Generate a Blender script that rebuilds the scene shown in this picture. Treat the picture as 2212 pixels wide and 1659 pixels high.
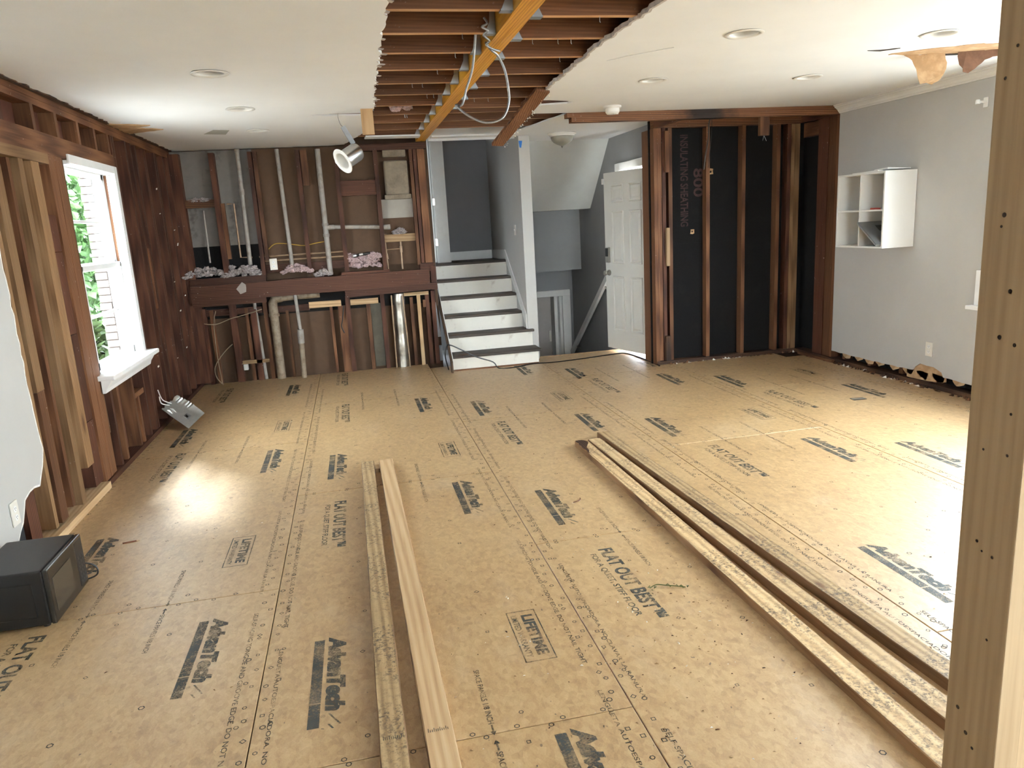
import bpy, bmesh, math, random
from mathutils import Vector, Matrix, noise

for o in list(bpy.data.objects):
    bpy.data.objects.remove(o, do_unlink=True)
scene = bpy.context.scene
COL = scene.collection
random.seed(7)

# ------------------------------------------------------------------ camera
cam_d = bpy.data.cameras.new('camera')
cam_d.sensor_fit = 'HORIZONTAL'
cam_d.sensor_width = 36.0
cam_d.lens = 1599.36 / 2212 * 36.0
cam_d.clip_start = 0.05
cam = bpy.data.objects.new('camera', cam_d)
COL.objects.link(cam)
_yaw, _pitch, _roll = 0.20143, -0.21546, -0.05733
_f = Vector((math.sin(_yaw) * math.cos(_pitch), math.cos(_yaw) * math.cos(_pitch), math.sin(_pitch)))
_r0 = _f.cross(Vector((0, 0, 1))).normalized()
_u0 = _r0.cross(_f)
_r = math.cos(_roll) * _r0 + math.sin(_roll) * _u0
_u = -math.sin(_roll) * _r0 + math.cos(_roll) * _u0
cam.matrix_world = Matrix(((_r.x, _u.x, -_f.x, 0), (_r.y, _u.y, -_f.y, 0), (_r.z, _u.z, -_f.z, 1.548), (0, 0, 0, 1)))
scene.camera = cam

# ------------------------------------------------------------------ sky, sun, exposure
w = bpy.data.worlds.new('sky')
scene.world = w
w.use_nodes = True
bg = w.node_tree.nodes['Background']
bg.inputs[0].default_value = (0.875, 0.95, 1.045, 1)
bg.inputs[1].default_value = 15.0

sun_d = bpy.data.lights.new('sun', 'SUN')
sun_d.energy = 6.5
sun_d.angle = math.radians(9)
sun_d.color = (0.88, 0.94, 1.0)
sun = bpy.data.objects.new('sun', sun_d)
COL.objects.link(sun)
sun.rotation_euler = Vector((0.60, -0.98, -1.36)).to_track_quat('-Z', 'Y').to_euler()

vs = scene.view_settings
vs.view_transform = 'Standard'
vs.look = 'None'
vs.exposure = 1.4
vs.gamma = 1.0
vs.use_curve_mapping = False
scene.cycles.use_denoising = True
scene.cycles.max_bounces = 7
scene.cycles.diffuse_bounces = 4
scene.cycles.use_adaptive_sampling = True
scene.cycles.adaptive_threshold = 0.05
scene.cycles.transparent_max_bounces = 16
scene.cycles.sample_clamp_indirect = 8.0
scene.cycles.caustics_reflective = False
scene.cycles.caustics_refractive = False

# ------------------------------------------------------------------ materials
MATS = {}

def new_mat(name):
    m = bpy.data.materials.new(name)
    m.use_nodes = True
    nt = m.node_tree
    b = nt.nodes['Principled BSDF']
    return m, nt, b, nt.nodes.new, nt.links.new

def setin(b, **k):
    for key, v in k.items():
        b.inputs[key.replace('_', ' ')].default_value = v

def ramp(nt, stops):
    r = nt.nodes.new('ShaderNodeValToRGB')
    e = r.color_ramp.elements
    while len(e) < len(stops):
        e.new(0.5)
    for el, (p, c) in zip(e, stops):
        el.position = p
        el.color = (c[0], c[1], c[2], 1)
    return r

def coords(nt, scale):
    tc = nt.nodes.new('ShaderNodeTexCoord')
    oi = nt.nodes.new('ShaderNodeObjectInfo')
    mul = nt.nodes.new('ShaderNodeMath')
    mul.operation = 'MULTIPLY'
    mul.inputs[1].default_value = 41.7
    nt.links.new(oi.outputs['Random'], mul.inputs[0])
    cmb = nt.nodes.new('ShaderNodeCombineXYZ')
    for i in range(3):
        nt.links.new(mul.outputs[0], cmb.inputs[i])
    mp = nt.nodes.new('ShaderNodeVectorMath')
    mp.operation = 'MULTIPLY_ADD'
    mp.inputs[1].default_value = scale
    nt.links.new(tc.outputs['Object'], mp.inputs[0])
    nt.links.new(cmb.outputs[0], mp.inputs[2])
    return mp.outputs[0], oi

def noise_node(nt, vec, scale, detail=4, rough=0.55, dist=0.0):
    n = nt.nodes.new('ShaderNodeTexNoise')
    n.inputs['Scale'].default_value = scale
    n.inputs['Detail'].default_value = detail
    n.inputs['Roughness'].default_value = rough
    n.inputs['Distortion'].default_value = dist
    nt.links.new(vec, n.inputs['Vector'])
    return n.outputs['Fac']

def mix(nt, fac, a, b, mode='MIX'):
    m = nt.nodes.new('ShaderNodeMix')
    m.data_type = 'RGBA'
    m.blend_type = mode
    for s, v in ((0, fac), (6, a), (7, b)):
        if isinstance(v, (int, float)):
            m.inputs[s].default_value = v
        elif isinstance(v, tuple):
            m.inputs[s].default_value = (v[0], v[1], v[2], 1)
        else:
            nt.links.new(v, m.inputs[s])
    return m.outputs[2]

def mathn(nt, op, a, b=0.5, clamp=False):
    m = nt.nodes.new('ShaderNodeMath')
    m.operation = op
    m.use_clamp = clamp
    for i, v in ((0, a), (1, b)):
        if isinstance(v, (int, float)):
            m.inputs[i].default_value = v
        else:
            nt.links.new(v, m.inputs[i])
    return m.outputs[0]

def thresh(nt, v, lo, hi):
    m = nt.nodes.new('ShaderNodeMapRange')
    m.inputs[1].default_value = lo
    m.inputs[2].default_value = hi
    nt.links.new(v, m.inputs[0])
    return m.outputs[0]

def bump(nt, b, h, strength, dist=0.01):
    n = nt.nodes.new('ShaderNodeBump')
    n.inputs['Strength'].default_value = strength
    n.inputs['Distance'].default_value = dist
    nt.links.new(h, n.inputs['Height'])
    nt.links.new(n.outputs[0], b.inputs['Normal'])

WOODS = {  # dark, mid, light, specks of white paint, knots, stain
    'old':    ((0.026, 0.009, 0.005), (0.080, 0.029, 0.016), (0.140, 0.057, 0.031), 0.35, 0, 0),
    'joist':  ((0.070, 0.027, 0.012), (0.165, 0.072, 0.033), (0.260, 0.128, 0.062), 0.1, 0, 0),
    'clean':  ((0.300, 0.140, 0.060), (0.440, 0.240, 0.118), (0.540, 0.325, 0.175), 0.0, 0, 0),  # joist bottoms, light from the floor put into the tone
    'pine':   ((0.110, 0.055, 0.022), (0.225, 0.125, 0.058), (0.330, 0.200, 0.100), 0.1, 1, 0),
    'mid':    ((0.050, 0.018, 0.008), (0.140, 0.058, 0.026), (0.235, 0.112, 0.052), 0.25, 0, 0),
    'pale':   ((0.250, 0.140, 0.065), (0.450, 0.290, 0.150), (0.580, 0.400, 0.230), 0.0, 1, 0),
    'fresh':  ((0.420, 0.250, 0.120), (0.640, 0.430, 0.230), (0.760, 0.560, 0.340), 0.0, 1, 0),
    'worn':   ((0.230, 0.140, 0.062), (0.480, 0.330, 0.170), (0.640, 0.470, 0.265), 0.0, 1, 0.85),
    'lvl':    ((0.400, 0.150, 0.010), (0.640, 0.300, 0.025), (0.800, 0.430, 0.060), 0.0, 0, 0),
    'char':   ((0.010, 0.007, 0.006), (0.050, 0.025, 0.015), (0.160, 0.080, 0.040), 0.3, 0, 0),
    'tread':  ((0.030, 0.022, 0.017), (0.070, 0.055, 0.045), (0.130, 0.108, 0.090), 0.2, 0, 0),
    'post':   ((0.310, 0.200, 0.105), (0.470, 0.335, 0.195), (0.580, 0.430, 0.265), 0.0, 1, 0),
    'board':  ((0.070, 0.040, 0.022), (0.105, 0.064, 0.038), (0.150, 0.095, 0.058), 0.1, 0, 0),
}

def wood(kind, axis):
    key = 'wood_%s_%s' % (kind, 'xyz'[axis])
    if key in MATS:
        return MATS[key]
    dark, mid_c, light, specks, knots, stain = WOODS[kind]
    m, nt, b, N, L = new_mat(key)
    s = [1.0, 1.0, 1.0]
    s[axis] = 0.03
    v, oi = coords(nt, tuple(s))
    wv = nt.nodes.new('ShaderNodeTexWave')
    wv.wave_type = 'RINGS'
    wv.rings_direction = 'XYZ'[(axis + 1) % 3]
    lum = kind in ('fresh', 'worn', 'pale')
    wv.inputs['Scale'].default_value = 13 if lum else 26
    wv.inputs['Distortion'].default_value = 7.0 if lum else 4.0
    wv.inputs['Detail'].default_value = 2.5
    wv.inputs['Detail Scale'].default_value = 0.7
    L(v, wv.inputs['Vector'])
    streak = noise_node(nt, v, 95, 3, 0.6)
    big = noise_node(nt, v, 7, 3, 0.55, 0.6)
    f1 = mathn(nt, 'MULTIPLY', wv.outputs['Fac'], 0.10 if kind in ('post', 'joist') else (0.24 if lum else 0.30))
    f2 = mathn(nt, 'MULTIPLY', streak, 0.40)
    f3 = mathn(nt, 'MULTIPLY', big, 0.40)
    f = mathn(nt, 'ADD', mathn(nt, 'ADD', f1, f2), f3)
    r = ramp(nt, [(0.24, dark), (0.52, mid_c), (0.85, light)])
    L(f, r.inputs[0])
    col = r.outputs[0]
    hsv = N('ShaderNodeHueSaturation')
    val = N('ShaderNodeMapRange')
    val.inputs[3].default_value = 0.72
    val.inputs[4].default_value = 1.28
    L(oi.outputs['Random'], val.inputs[0])
    L(val.outputs[0], hsv.inputs['Value'])
    L(col, hsv.inputs['Color'])
    col = hsv.outputs[0]
    tc = N('ShaderNodeTexCoord')
    if knots:
        sk = [9.0, 9.0, 9.0]
        sk[axis] = 3.2
        vk, _ = coords(nt, tuple(sk))
        vo = N('ShaderNodeTexVoronoi')
        vo.inputs['Scale'].default_value = 0.95 if kind in ('fresh', 'worn', 'post') else 0.62
        L(vk, vo.inputs['Vector'])
        kn = thresh(nt, vo.outputs['Distance'], 0.17, 0.08)
        ring = thresh(nt, vo.outputs['Distance'], 0.27, 0.12)
        col = mix(nt, mathn(nt, 'MULTIPLY', ring, 0.35), col, tuple(c * 0.55 for c in mid_c))
        col = mix(nt, mathn(nt, 'MULTIPLY', kn, 0.8), col, (dark[0] * 0.6, dark[1] * 0.42, dark[2] * 0.4))
    if stain:
        n1 = noise_node(nt, tc.outputs['Object'], 3.0, 5, 0.6)
        n2 = noise_node(nt, tc.outputs['Object'], 75, 5, 0.75)
        st = mathn(nt, 'MULTIPLY', thresh(nt, n1, 0.38, 0.56), thresh(nt, n2, 0.48, 0.60))
        col = mix(nt, mathn(nt, 'MULTIPLY', st, stain), col, (0.075, 0.055, 0.045))
        n4 = noise_node(nt, tc.outputs['Object'], 11, 4, 0.6)
        col = mix(nt, mathn(nt, 'MULTIPLY', thresh(nt, n4, 0.58, 0.74), 0.30), col, (0.36, 0.19, 0.09))
    if specks:
        n3 = noise_node(nt, tc.outputs['Object'], 38, 3, 0.7)
        n5 = noise_node(nt, tc.outputs['Object'], 2.2, 2, 0.5)
        sp = mathn(nt, 'MULTIPLY', thresh(nt, n3, 0.69, 0.73), thresh(nt, n5, 0.38, 0.60))
        col = mix(nt, mathn(nt, 'MULTIPLY', sp, specks * 2.2, True), col, (0.62, 0.58, 0.55))
    L(col, b.inputs['Base Color'])
    setin(b, Roughness=0.62 if kind != 'lvl' else 0.42)
    b.inputs['Specular IOR Level'].default_value = 0.3
    bump(nt, b, f, 0.25, 0.004)
    MATS[key] = m
    return m

def scorched():
    m = wood('mid', 0).copy()
    m.name = 'scorched_plate_wood'
    nt = m.node_tree
    b = nt.nodes['Principled BSDF']
    src = b.inputs['Base Color'].links[0].from_socket
    tc = nt.nodes.new('ShaderNodeTexCoord')
    sx = nt.nodes.new('ShaderNodeSeparateXYZ')
    nt.links.new(tc.outputs['Object'], sx.inputs[0])
    d = mathn(nt, 'ABSOLUTE', mathn(nt, 'ADD', sx.outputs[0], 0.02))
    n = noise_node(nt, tc.outputs['Object'], 9, 4, 0.65)
    f = thresh(nt, mathn(nt, 'ADD', d, mathn(nt, 'MULTIPLY', n, 0.35)), 0.52, 0.28)
    nt.links.new(mix(nt, mathn(nt, 'MULTIPLY', f, 0.93), src, (0.012, 0.009, 0.008)), b.inputs['Base Color'])
    return m

def plain(name, color, rough=0.5, metal=0.0, vary=0.06, scale=6.0, bumpy=0.0, bscale=60.0, spec=0.5):
    if name in MATS:
        return MATS[name]
    m, nt, b, N, L = new_mat(name)
    tc = N('ShaderNodeTexCoord')
    n = noise_node(nt, tc.outputs['Object'], scale, 4, 0.6)
    lo = tuple(c * (1 - vary) for c in color)
    hi = tuple(min(1, c * (1 + vary)) for c in color)
    r = ramp(nt, [(0.3, lo), (0.7, hi)])
    L(n, r.inputs[0])
    L(r.outputs[0], b.inputs['Base Color'])
    setin(b, Roughness=rough, Metallic=metal)
    b.inputs['Specular IOR Level'].default_value = spec
    if bumpy:
        bump(nt, b, noise_node(nt, tc.outputs['Object'], bscale, 4, 0.6), bumpy, 0.005)
    MATS[name] = m
    return m

def blotched(name, color, marks, amount, mscale, lo, hi, rough=0.6, fine=0.08, fscale=30, bumpy=0.05):
    """painted or printed surface with stains that have a shape of their own"""
    if name in MATS:
        return MATS[name]
    m, nt, b, N, L = new_mat(name)
    tc = N('ShaderNodeTexCoord')
    n = noise_node(nt, tc.outputs['Object'], fscale, 4, 0.6)
    r = ramp(nt, [(0.3, tuple(c * (1 - fine) for c in color)), (0.7, tuple(min(1, c * (1 + fine)) for c in color))])
    L(n, r.inputs[0])
    n2 = noise_node(nt, tc.outputs['Object'], mscale, 5, 0.65)
    col = mix(nt, mathn(nt, 'MULTIPLY', thresh(nt, n2, lo, hi), amount), r.outputs[0], marks)
    L(col, b.inputs['Base Color'])
    setin(b, Roughness=rough)
    b.inputs['Specular IOR Level'].default_value = 0.35
    if bumpy:
        bump(nt, b, n, bumpy, 0.004)
    MATS[name] = m
    return m

def panel_mat():
    m, nt, b, N, L = new_mat('subfloor_strand_board')
    v, oi = coords(nt, (1.0, 0.62, 1.0))
    big = noise_node(nt, v, 1.6, 4, 0.6, 0.5)
    med = noise_node(nt, v, 26, 5, 0.65, 0.8)
    vo = N('ShaderNodeTexVoronoi')
    vo.inputs['Scale'].default_value = 60
    L(v, vo.inputs['Vector'])
    fl = N('ShaderNodeSeparateColor')
    L(vo.outputs['Color'], fl.inputs[0])
    fine = noise_node(nt, v, 230, 3, 0.7)
    f = mathn(nt, 'ADD', mathn(nt, 'MULTIPLY', med, 0.55), mathn(nt, 'MULTIPLY', fl.outputs[0], 0.16))
    f = mathn(nt, 'ADD', f, mathn(nt, 'MULTIPLY', fine, 0.30))
    f = mathn(nt, 'ADD', f, mathn(nt, 'MULTIPLY', big, 0.35))
    r = ramp(nt, [(0.38, (0.255, 0.142, 0.056)), (0.66, (0.450, 0.286, 0.128)), (0.98, (0.620, 0.438, 0.222))])
    L(f, r.inputs[0])
    sp = noise_node(nt, v, 48, 2, 0.5)
    spm = thresh(nt, sp, 0.735, 0.76)
    col = mix(nt, mathn(nt, 'MULTIPLY', spm, 0.75), r.outputs[0], (0.07, 0.038, 0.018))
    dust = thresh(nt, noise_node(nt, v, 3.3, 5, 0.7), 0.56, 0.72)
    col = mix(nt, mathn(nt, 'MULTIPLY', dust, 0.22), col, (0.62, 0.50, 0.36))
    L(col, b.inputs['Base Color'])
    setin(b, Roughness=0.50)
    b.inputs['Specular IOR Level'].default_value = 0.45
    b.inputs['Coat Weight'].default_value = 1.0
    b.inputs['Coat IOR'].default_value = 1.6
    b.inputs['Coat Roughness'].default_value = 0.46
    bump(nt, b, med, 0.16, 0.004)
    MATS['panel'] = m
    return m

def ink_mat(name, color, worn=0.42, strength=0.8):
    m, nt, b, N, L = new_mat(name)
    v, oi = coords(nt, (1, 1, 1))
    n1 = noise_node(nt, v, 9, 3, 0.6)
    n2 = noise_node(nt, v, 160, 3, 0.7)
    a = mathn(nt, 'ADD', mathn(nt, 'MULTIPLY', n1, 0.75), mathn(nt, 'MULTIPLY', n2, 0.75))
    al = thresh(nt, a, worn + 0.08, worn + 0.36)
    L(mathn(nt, 'MULTIPLY', al, strength), b.inputs['Alpha'])
    setin(b, Base_Color=(*color, 1), Roughness=0.6)
    MATS[name] = m
    return m

def glass_mat():
    m = bpy.data.materials.new('window_glass')
    m.use_nodes = True
    nt = m.node_tree
    nt.nodes.clear()
    out = nt.nodes.new('ShaderNodeOutputMaterial')
    tr = nt.nodes.new('ShaderNodeBsdfTransparent')
    tr.inputs[0].default_value = (0.96, 0.98, 0.97, 1)
    gl = nt.nodes.new('ShaderNodeBsdfGlossy')
    gl.inputs['Roughness'].default_value = 0.02
    lw = nt.nodes.new('ShaderNodeLayerWeight')
    pw = mathn(nt, 'POWER', lw.outputs['Facing'], 5.0)
    fr = mathn(nt, 'ADD', mathn(nt, 'MULTIPLY', pw, 0.5), 0.02)
    mx = nt.nodes.new('ShaderNodeMixShader')
    nt.links.new(fr, mx.inputs[0])
    nt.links.new(tr.outputs[0], mx.inputs[1])
    nt.links.new(gl.outputs[0], mx.inputs[2])
    nt.links.new(mx.outputs[0], out.inputs[0])
    MATS['glass'] = m
    return m

panel_mat()
ink_mat('ink', (0.052, 0.062, 0.061), 0.43, 0.80)
ink_mat('ink_mark', (0.040, 0.042, 0.040), 0.28, 0.85)
ink_mat('ink_faint', (0.055, 0.052, 0.047), 0.44)
ink_mat('ink_blue', (0.030, 0.085, 0.105), 0.46)
ink_mat('ink_spray', (0.055, 0.060, 0.062), 0.66)
glass_mat()
white_paint = plain('ceiling_white_paint', (0.80, 0.81, 0.815), 0.75, vary=0.03, scale=1.5, bumpy=0.03, bscale=140)
trim_white = plain('trim_white_paint', (0.74, 0.73, 0.70), 0.42, vary=0.04)
win_white = plain('window_white_paint', (0.80, 0.80, 0.79), 0.4, vary=0.03)
grey_paint = blotched('wall_grey_paint', (0.475, 0.462, 0.435), (0.26, 0.25, 0.235), 0.30, 2.3, 0.66, 0.78, 0.55, 0.03, 3)
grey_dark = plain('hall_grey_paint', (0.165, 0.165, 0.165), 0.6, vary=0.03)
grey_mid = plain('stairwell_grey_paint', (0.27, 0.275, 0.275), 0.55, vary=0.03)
soffit_paint = plain('soffit_pale_paint', (0.60, 0.61, 0.58), 0.55, vary=0.03)
gypsum = plain('gypsum_core', (0.50, 0.45, 0.42), 0.9, vary=0.25, scale=40)
kraft = blotched('torn_kraft_paper', (0.42, 0.26, 0.135), (0.56, 0.39, 0.23), 0.8, 8, 0.48, 0.62, 0.85, 0.12, 20, 0.2)
black_board = blotched('black_sheathing', (0.007, 0.0065, 0.007), (0.018, 0.016, 0.015), 0.6, 5, 0.55, 0.8, 0.92, 0.2, 60)
brown_board = blotched('brown_back_of_drywall', (0.110, 0.064, 0.038), (0.056, 0.031, 0.019), 0.6, 3.2, 0.52, 0.75, 0.85, 0.08, 12)
grey_board = blotched('grey_back_of_plaster', (0.200, 0.185, 0.165), (0.06, 0.05, 0.04), 0.85, 4.5, 0.56, 0.72, 0.85, 0.08, 12)
red_fiber = blotched('red_fibre_sheathing', (0.110, 0.038, 0.022), (0.055, 0.02, 0.012), 0.7, 3.0, 0.48, 0.7, 0.7, 0.12, 20)
galv = plain('galvanised_steel', (0.42, 0.44, 0.46), 0.38, 0.9, 0.1, 20)
alu = plain('spun_aluminium', (0.66, 0.66, 0.66), 0.30, 1.0, 0.05, 10)
sheet_alu = plain('bent_sheet_aluminium', (0.50, 0.50, 0.47), 0.42, 0.75, 0.1, 14)
copper = plain('dull_copper_pipe', (0.36, 0.24, 0.15), 0.5, 0.3, 0.2, 15)
pvc = blotched('dusty_drain_pipe', (0.36, 0.325, 0.285), (0.11, 0.075, 0.05), 0.7, 9, 0.50, 0.72, 0.5, 0.08, 20)
iron = blotched('old_stained_pipe', (0.32, 0.255, 0.18), (0.15, 0.095, 0.055), 0.8, 14, 0.42, 0.66, 0.55, 0.1, 20)
foil = plain('wrinkled_foil', (0.50, 0.46, 0.39), 0.36, 0.9, 0.2, 9, 1.0, 34)
canvas = blotched('dirty_duct_wrap', (0.27, 0.22, 0.16), (0.09, 0.06, 0.04), 0.75, 4, 0.52, 0.7, 0.85, 0.15, 14, 0.3)
fluff = plain('grey_pink_insulation', (0.36, 0.31, 0.295), 0.95, 0, 0.5, 60, 0.9, 60)
fluff_pink = plain('pink_insulation', (0.50, 0.36, 0.35), 0.95, 0, 0.35, 70, 0.9, 70)
plastic_white = plain('white_plastic', (0.76, 0.75, 0.72), 0.35, vary=0.02)
plastic_ivory = plain('ivory_plastic', (0.70, 0.66, 0.58), 0.4, vary=0.03)
plastic_black = plain('black_plastic', (0.010, 0.010, 0.011), 0.38, vary=0.2, scale=20)
black_cable = plain('black_cable_jacket', (0.008, 0.008, 0.008), 0.45, vary=0.1)
yellow_cable = plain('yellow_cable_jacket', (0.50, 0.30, 0.05), 0.5, vary=0.15)
tan_cable = plain('tan_cable_jacket', (0.30, 0.22, 0.14), 0.6, vary=0.15)
steel_cable = plain('steel_armoured_cable', (0.30, 0.30, 0.30), 0.35, 0.85, 0.15, 60, 0.5, 150)
dark_metal = plain('dark_bronze_metal', (0.06, 0.05, 0.045), 0.4, 0.8)
nickel = plain('satin_nickel', (0.42, 0.40, 0.36), 0.32, 1.0)
door_white = plain('door_white_paint', (0.62, 0.60, 0.55), 0.42, vary=0.03, scale=3)
lam_white = plain('white_laminate', (0.76, 0.75, 0.72), 0.4, vary=0.015)

# ------------------------------------------------------------------ mesh helpers
WL = {}

def obj(name, verts, faces, mat, parent=None, smooth=False, local=False, base=False, mats=None, midx=None):
    """link ONE mesh object; verts are world positions unless local (parent frame)"""
    vs_ = [Vector(v) for v in verts]
    lo = Vector((min(v.x for v in vs_), min(v.y for v in vs_), min(v.z for v in vs_)))
    hi = Vector((max(v.x for v in vs_), max(v.y for v in vs_), max(v.z for v in vs_)))
    c = (lo + hi) / 2
    if base:
        c.z = lo.z
    me = bpy.data.meshes.new(name)
    me.from_pydata([v - c for v in vs_], [], faces)
    if isinstance(mat, str):
        d = hi - lo
        axis = max(range(3), key=lambda i: d[i])
        mat = wood(mat, axis)
    me.materials.append(mat)
    for m_ in (mats or []):
        me.materials.append(m_)
    if midx:
        for p, i in zip(me.polygons, midx):
            p.material_index = i
    if smooth:
        for p in me.polygons:
            p.use_smooth = True
    me.update()
    if smooth:
        me.set_sharp_from_angle(angle=0.65)
    o = bpy.data.objects.new(name, me)
    COL.objects.link(o)
    if parent is not None:
        o.parent = parent
        o.location = c if local else c - WL.get(parent.name, Vector())
    else:
        o.location = c
    WL[o.name] = c.copy()
    return o

def tag(o, label, cat, group=None):
    o['label'] = label
    o['category'] = cat
    if group:
        o['group'] = group
    return o

def thing(name, label, cat, loc=(0, 0, 0), group=None, rot=None):
    o = bpy.data.objects.new(name, None)
    o.empty_display_size = 0.05
    COL.objects.link(o)
    o.location = loc
    if rot is not None:
        o.rotation_euler = rot
    WL[o.name] = Vector(loc)
    return tag(o, label, cat, group)

def struct(o):
    o['kind'] = 'structure'
    return o

def struct_empty(name):
    o = bpy.data.objects.new(name, None)
    o.empty_display_size = 0.05
    COL.objects.link(o)
    WL[o.name] = Vector()
    o['kind'] = 'structure'
    return o

BF = [(0, 3, 2, 1), (4, 5, 6, 7), (0, 1, 5, 4), (1, 2, 6, 5), (2, 3, 7, 6), (3, 0, 4, 7)]

def bv(x0, x1, y0, y1, z0, z1):
    return [(x0, y0, z0), (x1, y0, z0), (x1, y1, z0), (x0, y1, z0), (x0, y0, z1), (x1, y0, z1), (x1, y1, z1), (x0, y1, z1)]

def box(name, x0, x1, y0, y1, z0, z1, mat, parent=None, local=False, base=False):
    return obj(name, bv(x0, x1, y0, y1, z0, z1), BF, mat, parent, local=local, base=base)

class MB:
    def __init__(self):
        self.v, self.f, self.mi = [], [], []
    def add(self, verts, faces, mi=0):
        n = len(self.v)
        self.v += [tuple(v) for v in verts]
        self.f += [tuple(i + n for i in f) for f in faces]
        self.mi += [mi] * len(faces)
        return self
    def box(self, *a, mi=0):
        return self.add(bv(*a), BF, mi)
    def build(self, name, mat, parent=None, **k):
        return obj(name, self.v, self.f, mat, parent, midx=self.mi if any(self.mi) else None, **k)

def rbox(x0, x1, y0, y1, z0, z1, r=0.004, seg=2):
    bm = bmesh.new()
    bmesh.ops.create_cube(bm, size=1)
    for v in bm.verts:
        v.co = Vector(((x0 + x1) / 2 + v.co.x * (x1 - x0), (y0 + y1) / 2 + v.co.y * (y1 - y0), (z0 + z1) / 2 + v.co.z * (z1 - z0)))
    bmesh.ops.bevel(bm, geom=list(bm.edges), offset=r, segments=seg, affect='EDGES', profile=0.6)
    bm.verts.index_update()
    v = [tuple(x.co) for x in bm.verts]
    f = [tuple(x.index for x in p.verts) for p in bm.faces]
    bm.free()
    return v, f

def beam(p, q, w, h, up=(0, 0, 1)):
    """a bar from p to q, w across, h along up"""
    p, q = Vector(p), Vector(q)
    d = (q - p).normalized()
    s = d.cross(Vector(up)).normalized()
    u = s.cross(d)
    r = []
    for e in (p, q):
        for a, b_ in ((-1, -1), (1, -1), (1, 1), (-1, 1)):
            r.append(tuple(e + s * a * w / 2 + u * b_ * h / 2))
    return r, [(0, 3, 2, 1), (4, 5, 6, 7), (0, 1, 5, 4), (1, 2, 6, 5), (2, 3, 7, 6), (3, 0, 4, 7)]

def smooth_path(pts, sub=6):
    pts = [Vector(p) for p in pts]
    out = []
    for i in range(len(pts) - 1):
        p0, p1, p2 = pts[max(i - 1, 0)], pts[i], pts[i + 1]
        p3 = pts[min(i + 2, len(pts) - 1)]
        for k in range(sub):
            t = k / sub
            out.append(0.5 * ((2 * p1) + (p2 - p0) * t + (2 * p0 - 5 * p1 + 4 * p2 - p3) * t * t + (3 * p1 - p0 - 3 * p2 + p3) * t ** 3))
    out.append(pts[-1])
    return out

def tube(pts, r, n=8, sub=0, rads=None):
    P = smooth_path(pts, sub) if sub else [Vector(p) for p in pts]
    V, F = [], []
    t0 = (P[1] - P[0]).normalized()
    ref = Vector((0, 0, 1)) if abs(t0.z) < 0.9 else Vector((1, 0, 0))
    nrm = t0.cross(ref).normalized()
    for i, p in enumerate(P):
        t = (P[min(i + 1, len(P) - 1)] - P[max(i - 1, 0)]).normalized()
        nrm = (nrm - t * nrm.dot(t)).normalized()
        bn = t.cross(nrm)
        rr = rads[i] if rads else r
        for k in range(n):
            a = 2 * math.pi * k / n
            V.append(tuple(p + nrm * math.cos(a) * rr + bn * math.sin(a) * rr))
    for i in range(len(P) - 1):
        for k in range(n):
            F.append((i * n + k, i * n + (k + 1) % n, (i + 1) * n + (k + 1) % n, (i + 1) * n + k))
    F.append(tuple(range(n - 1, -1, -1)))
    F.append(tuple((len(P) - 1) * n + k for k in range(n)))
    return V, F

def lathe(profile, n=24, c=(0, 0, 0)):
    V, F = [], []
    for r, z in profile:
        for k in range(n):
            a = 2 * math.pi * k / n
            V.append((c[0] + r * math.cos(a), c[1] + r * math.sin(a), c[2] + z))
    for i in range(len(profile) - 1):
        for k in range(n):
            F.append((i * n + k, i * n + (k + 1) % n, (i + 1) * n + (k + 1) % n, (i + 1) * n + k))
    return V, F

def ragged(pts, amp=0.012, step=0.05, seed=0):
    """a broken edge: the polyline with irregular teeth"""
    rnd = random.Random(seed)
    out = []
    for a, b_ in zip(pts[:-1], pts[1:]):
        L_ = math.dist(a, b_)
        n = max(1, int(L_ / step))
        for i in range(n):
            t = i / n
            j = amp if 0 < i else 0
            out.append((a[0] + (b_[0] - a[0]) * t + rnd.uniform(-j, j), a[1] + (b_[1] - a[1]) * t + rnd.uniform(-j, j)))
    out.append(tuple(pts[-1]))
    return out

def slab(outline, holes, a, b_, plane='xy'):
    """flat board with a free outline (and holes), thickness a..b along the third axis"""
    bm = bmesh.new()
    loops = []
    for loop in [outline] + list(holes):
        vs_ = [bm.verts.new((p[0], p[1], 0)) for p in loop]
        es = [bm.edges.new((vs_[i], vs_[(i + 1) % len(vs_)])) for i in range(len(vs_))]
        loops.append((vs_, es))
    edges = [e for l in loops for e in l[1]]
    bmesh.ops.triangle_fill(bm, use_beauty=True, use_dissolve=False, edges=edges, normal=(0, 0, 1))
    bm.verts.index_update()
    n = len(bm.verts)
    co = [v.co.copy() for v in bm.verts]
    faces = [tuple(v.index for v in f.verts) for f in bm.faces]
    sides = []
    for vs_, _ in loops:
        ids = [v.index for v in vs_]
        for i in range(len(ids)):
            sides.append((ids[i], ids[(i + 1) % len(ids)]))
    bm.free()
    mp = {'xy': lambda p, t: (p.x, p.y, t), 'yz': lambda p, t: (t, p.x, p.y), 'xz': lambda p, t: (p.x, t, p.y)}[plane]
    V = [mp(p, a) for p in co] + [mp(p, b_) for p in co]
    F = [tuple(reversed(f)) for f in faces] + [tuple(i + n for i in f) for f in faces]
    F += [(i, j, j + n, i + n) for i, j in sides]
    return V, F

def circle(cx, cy, r, n=20):
    return [(cx + r * math.cos(2 * math.pi * k / n), cy + r * math.sin(2 * math.pi * k / n)) for k in range(n)]

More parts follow.
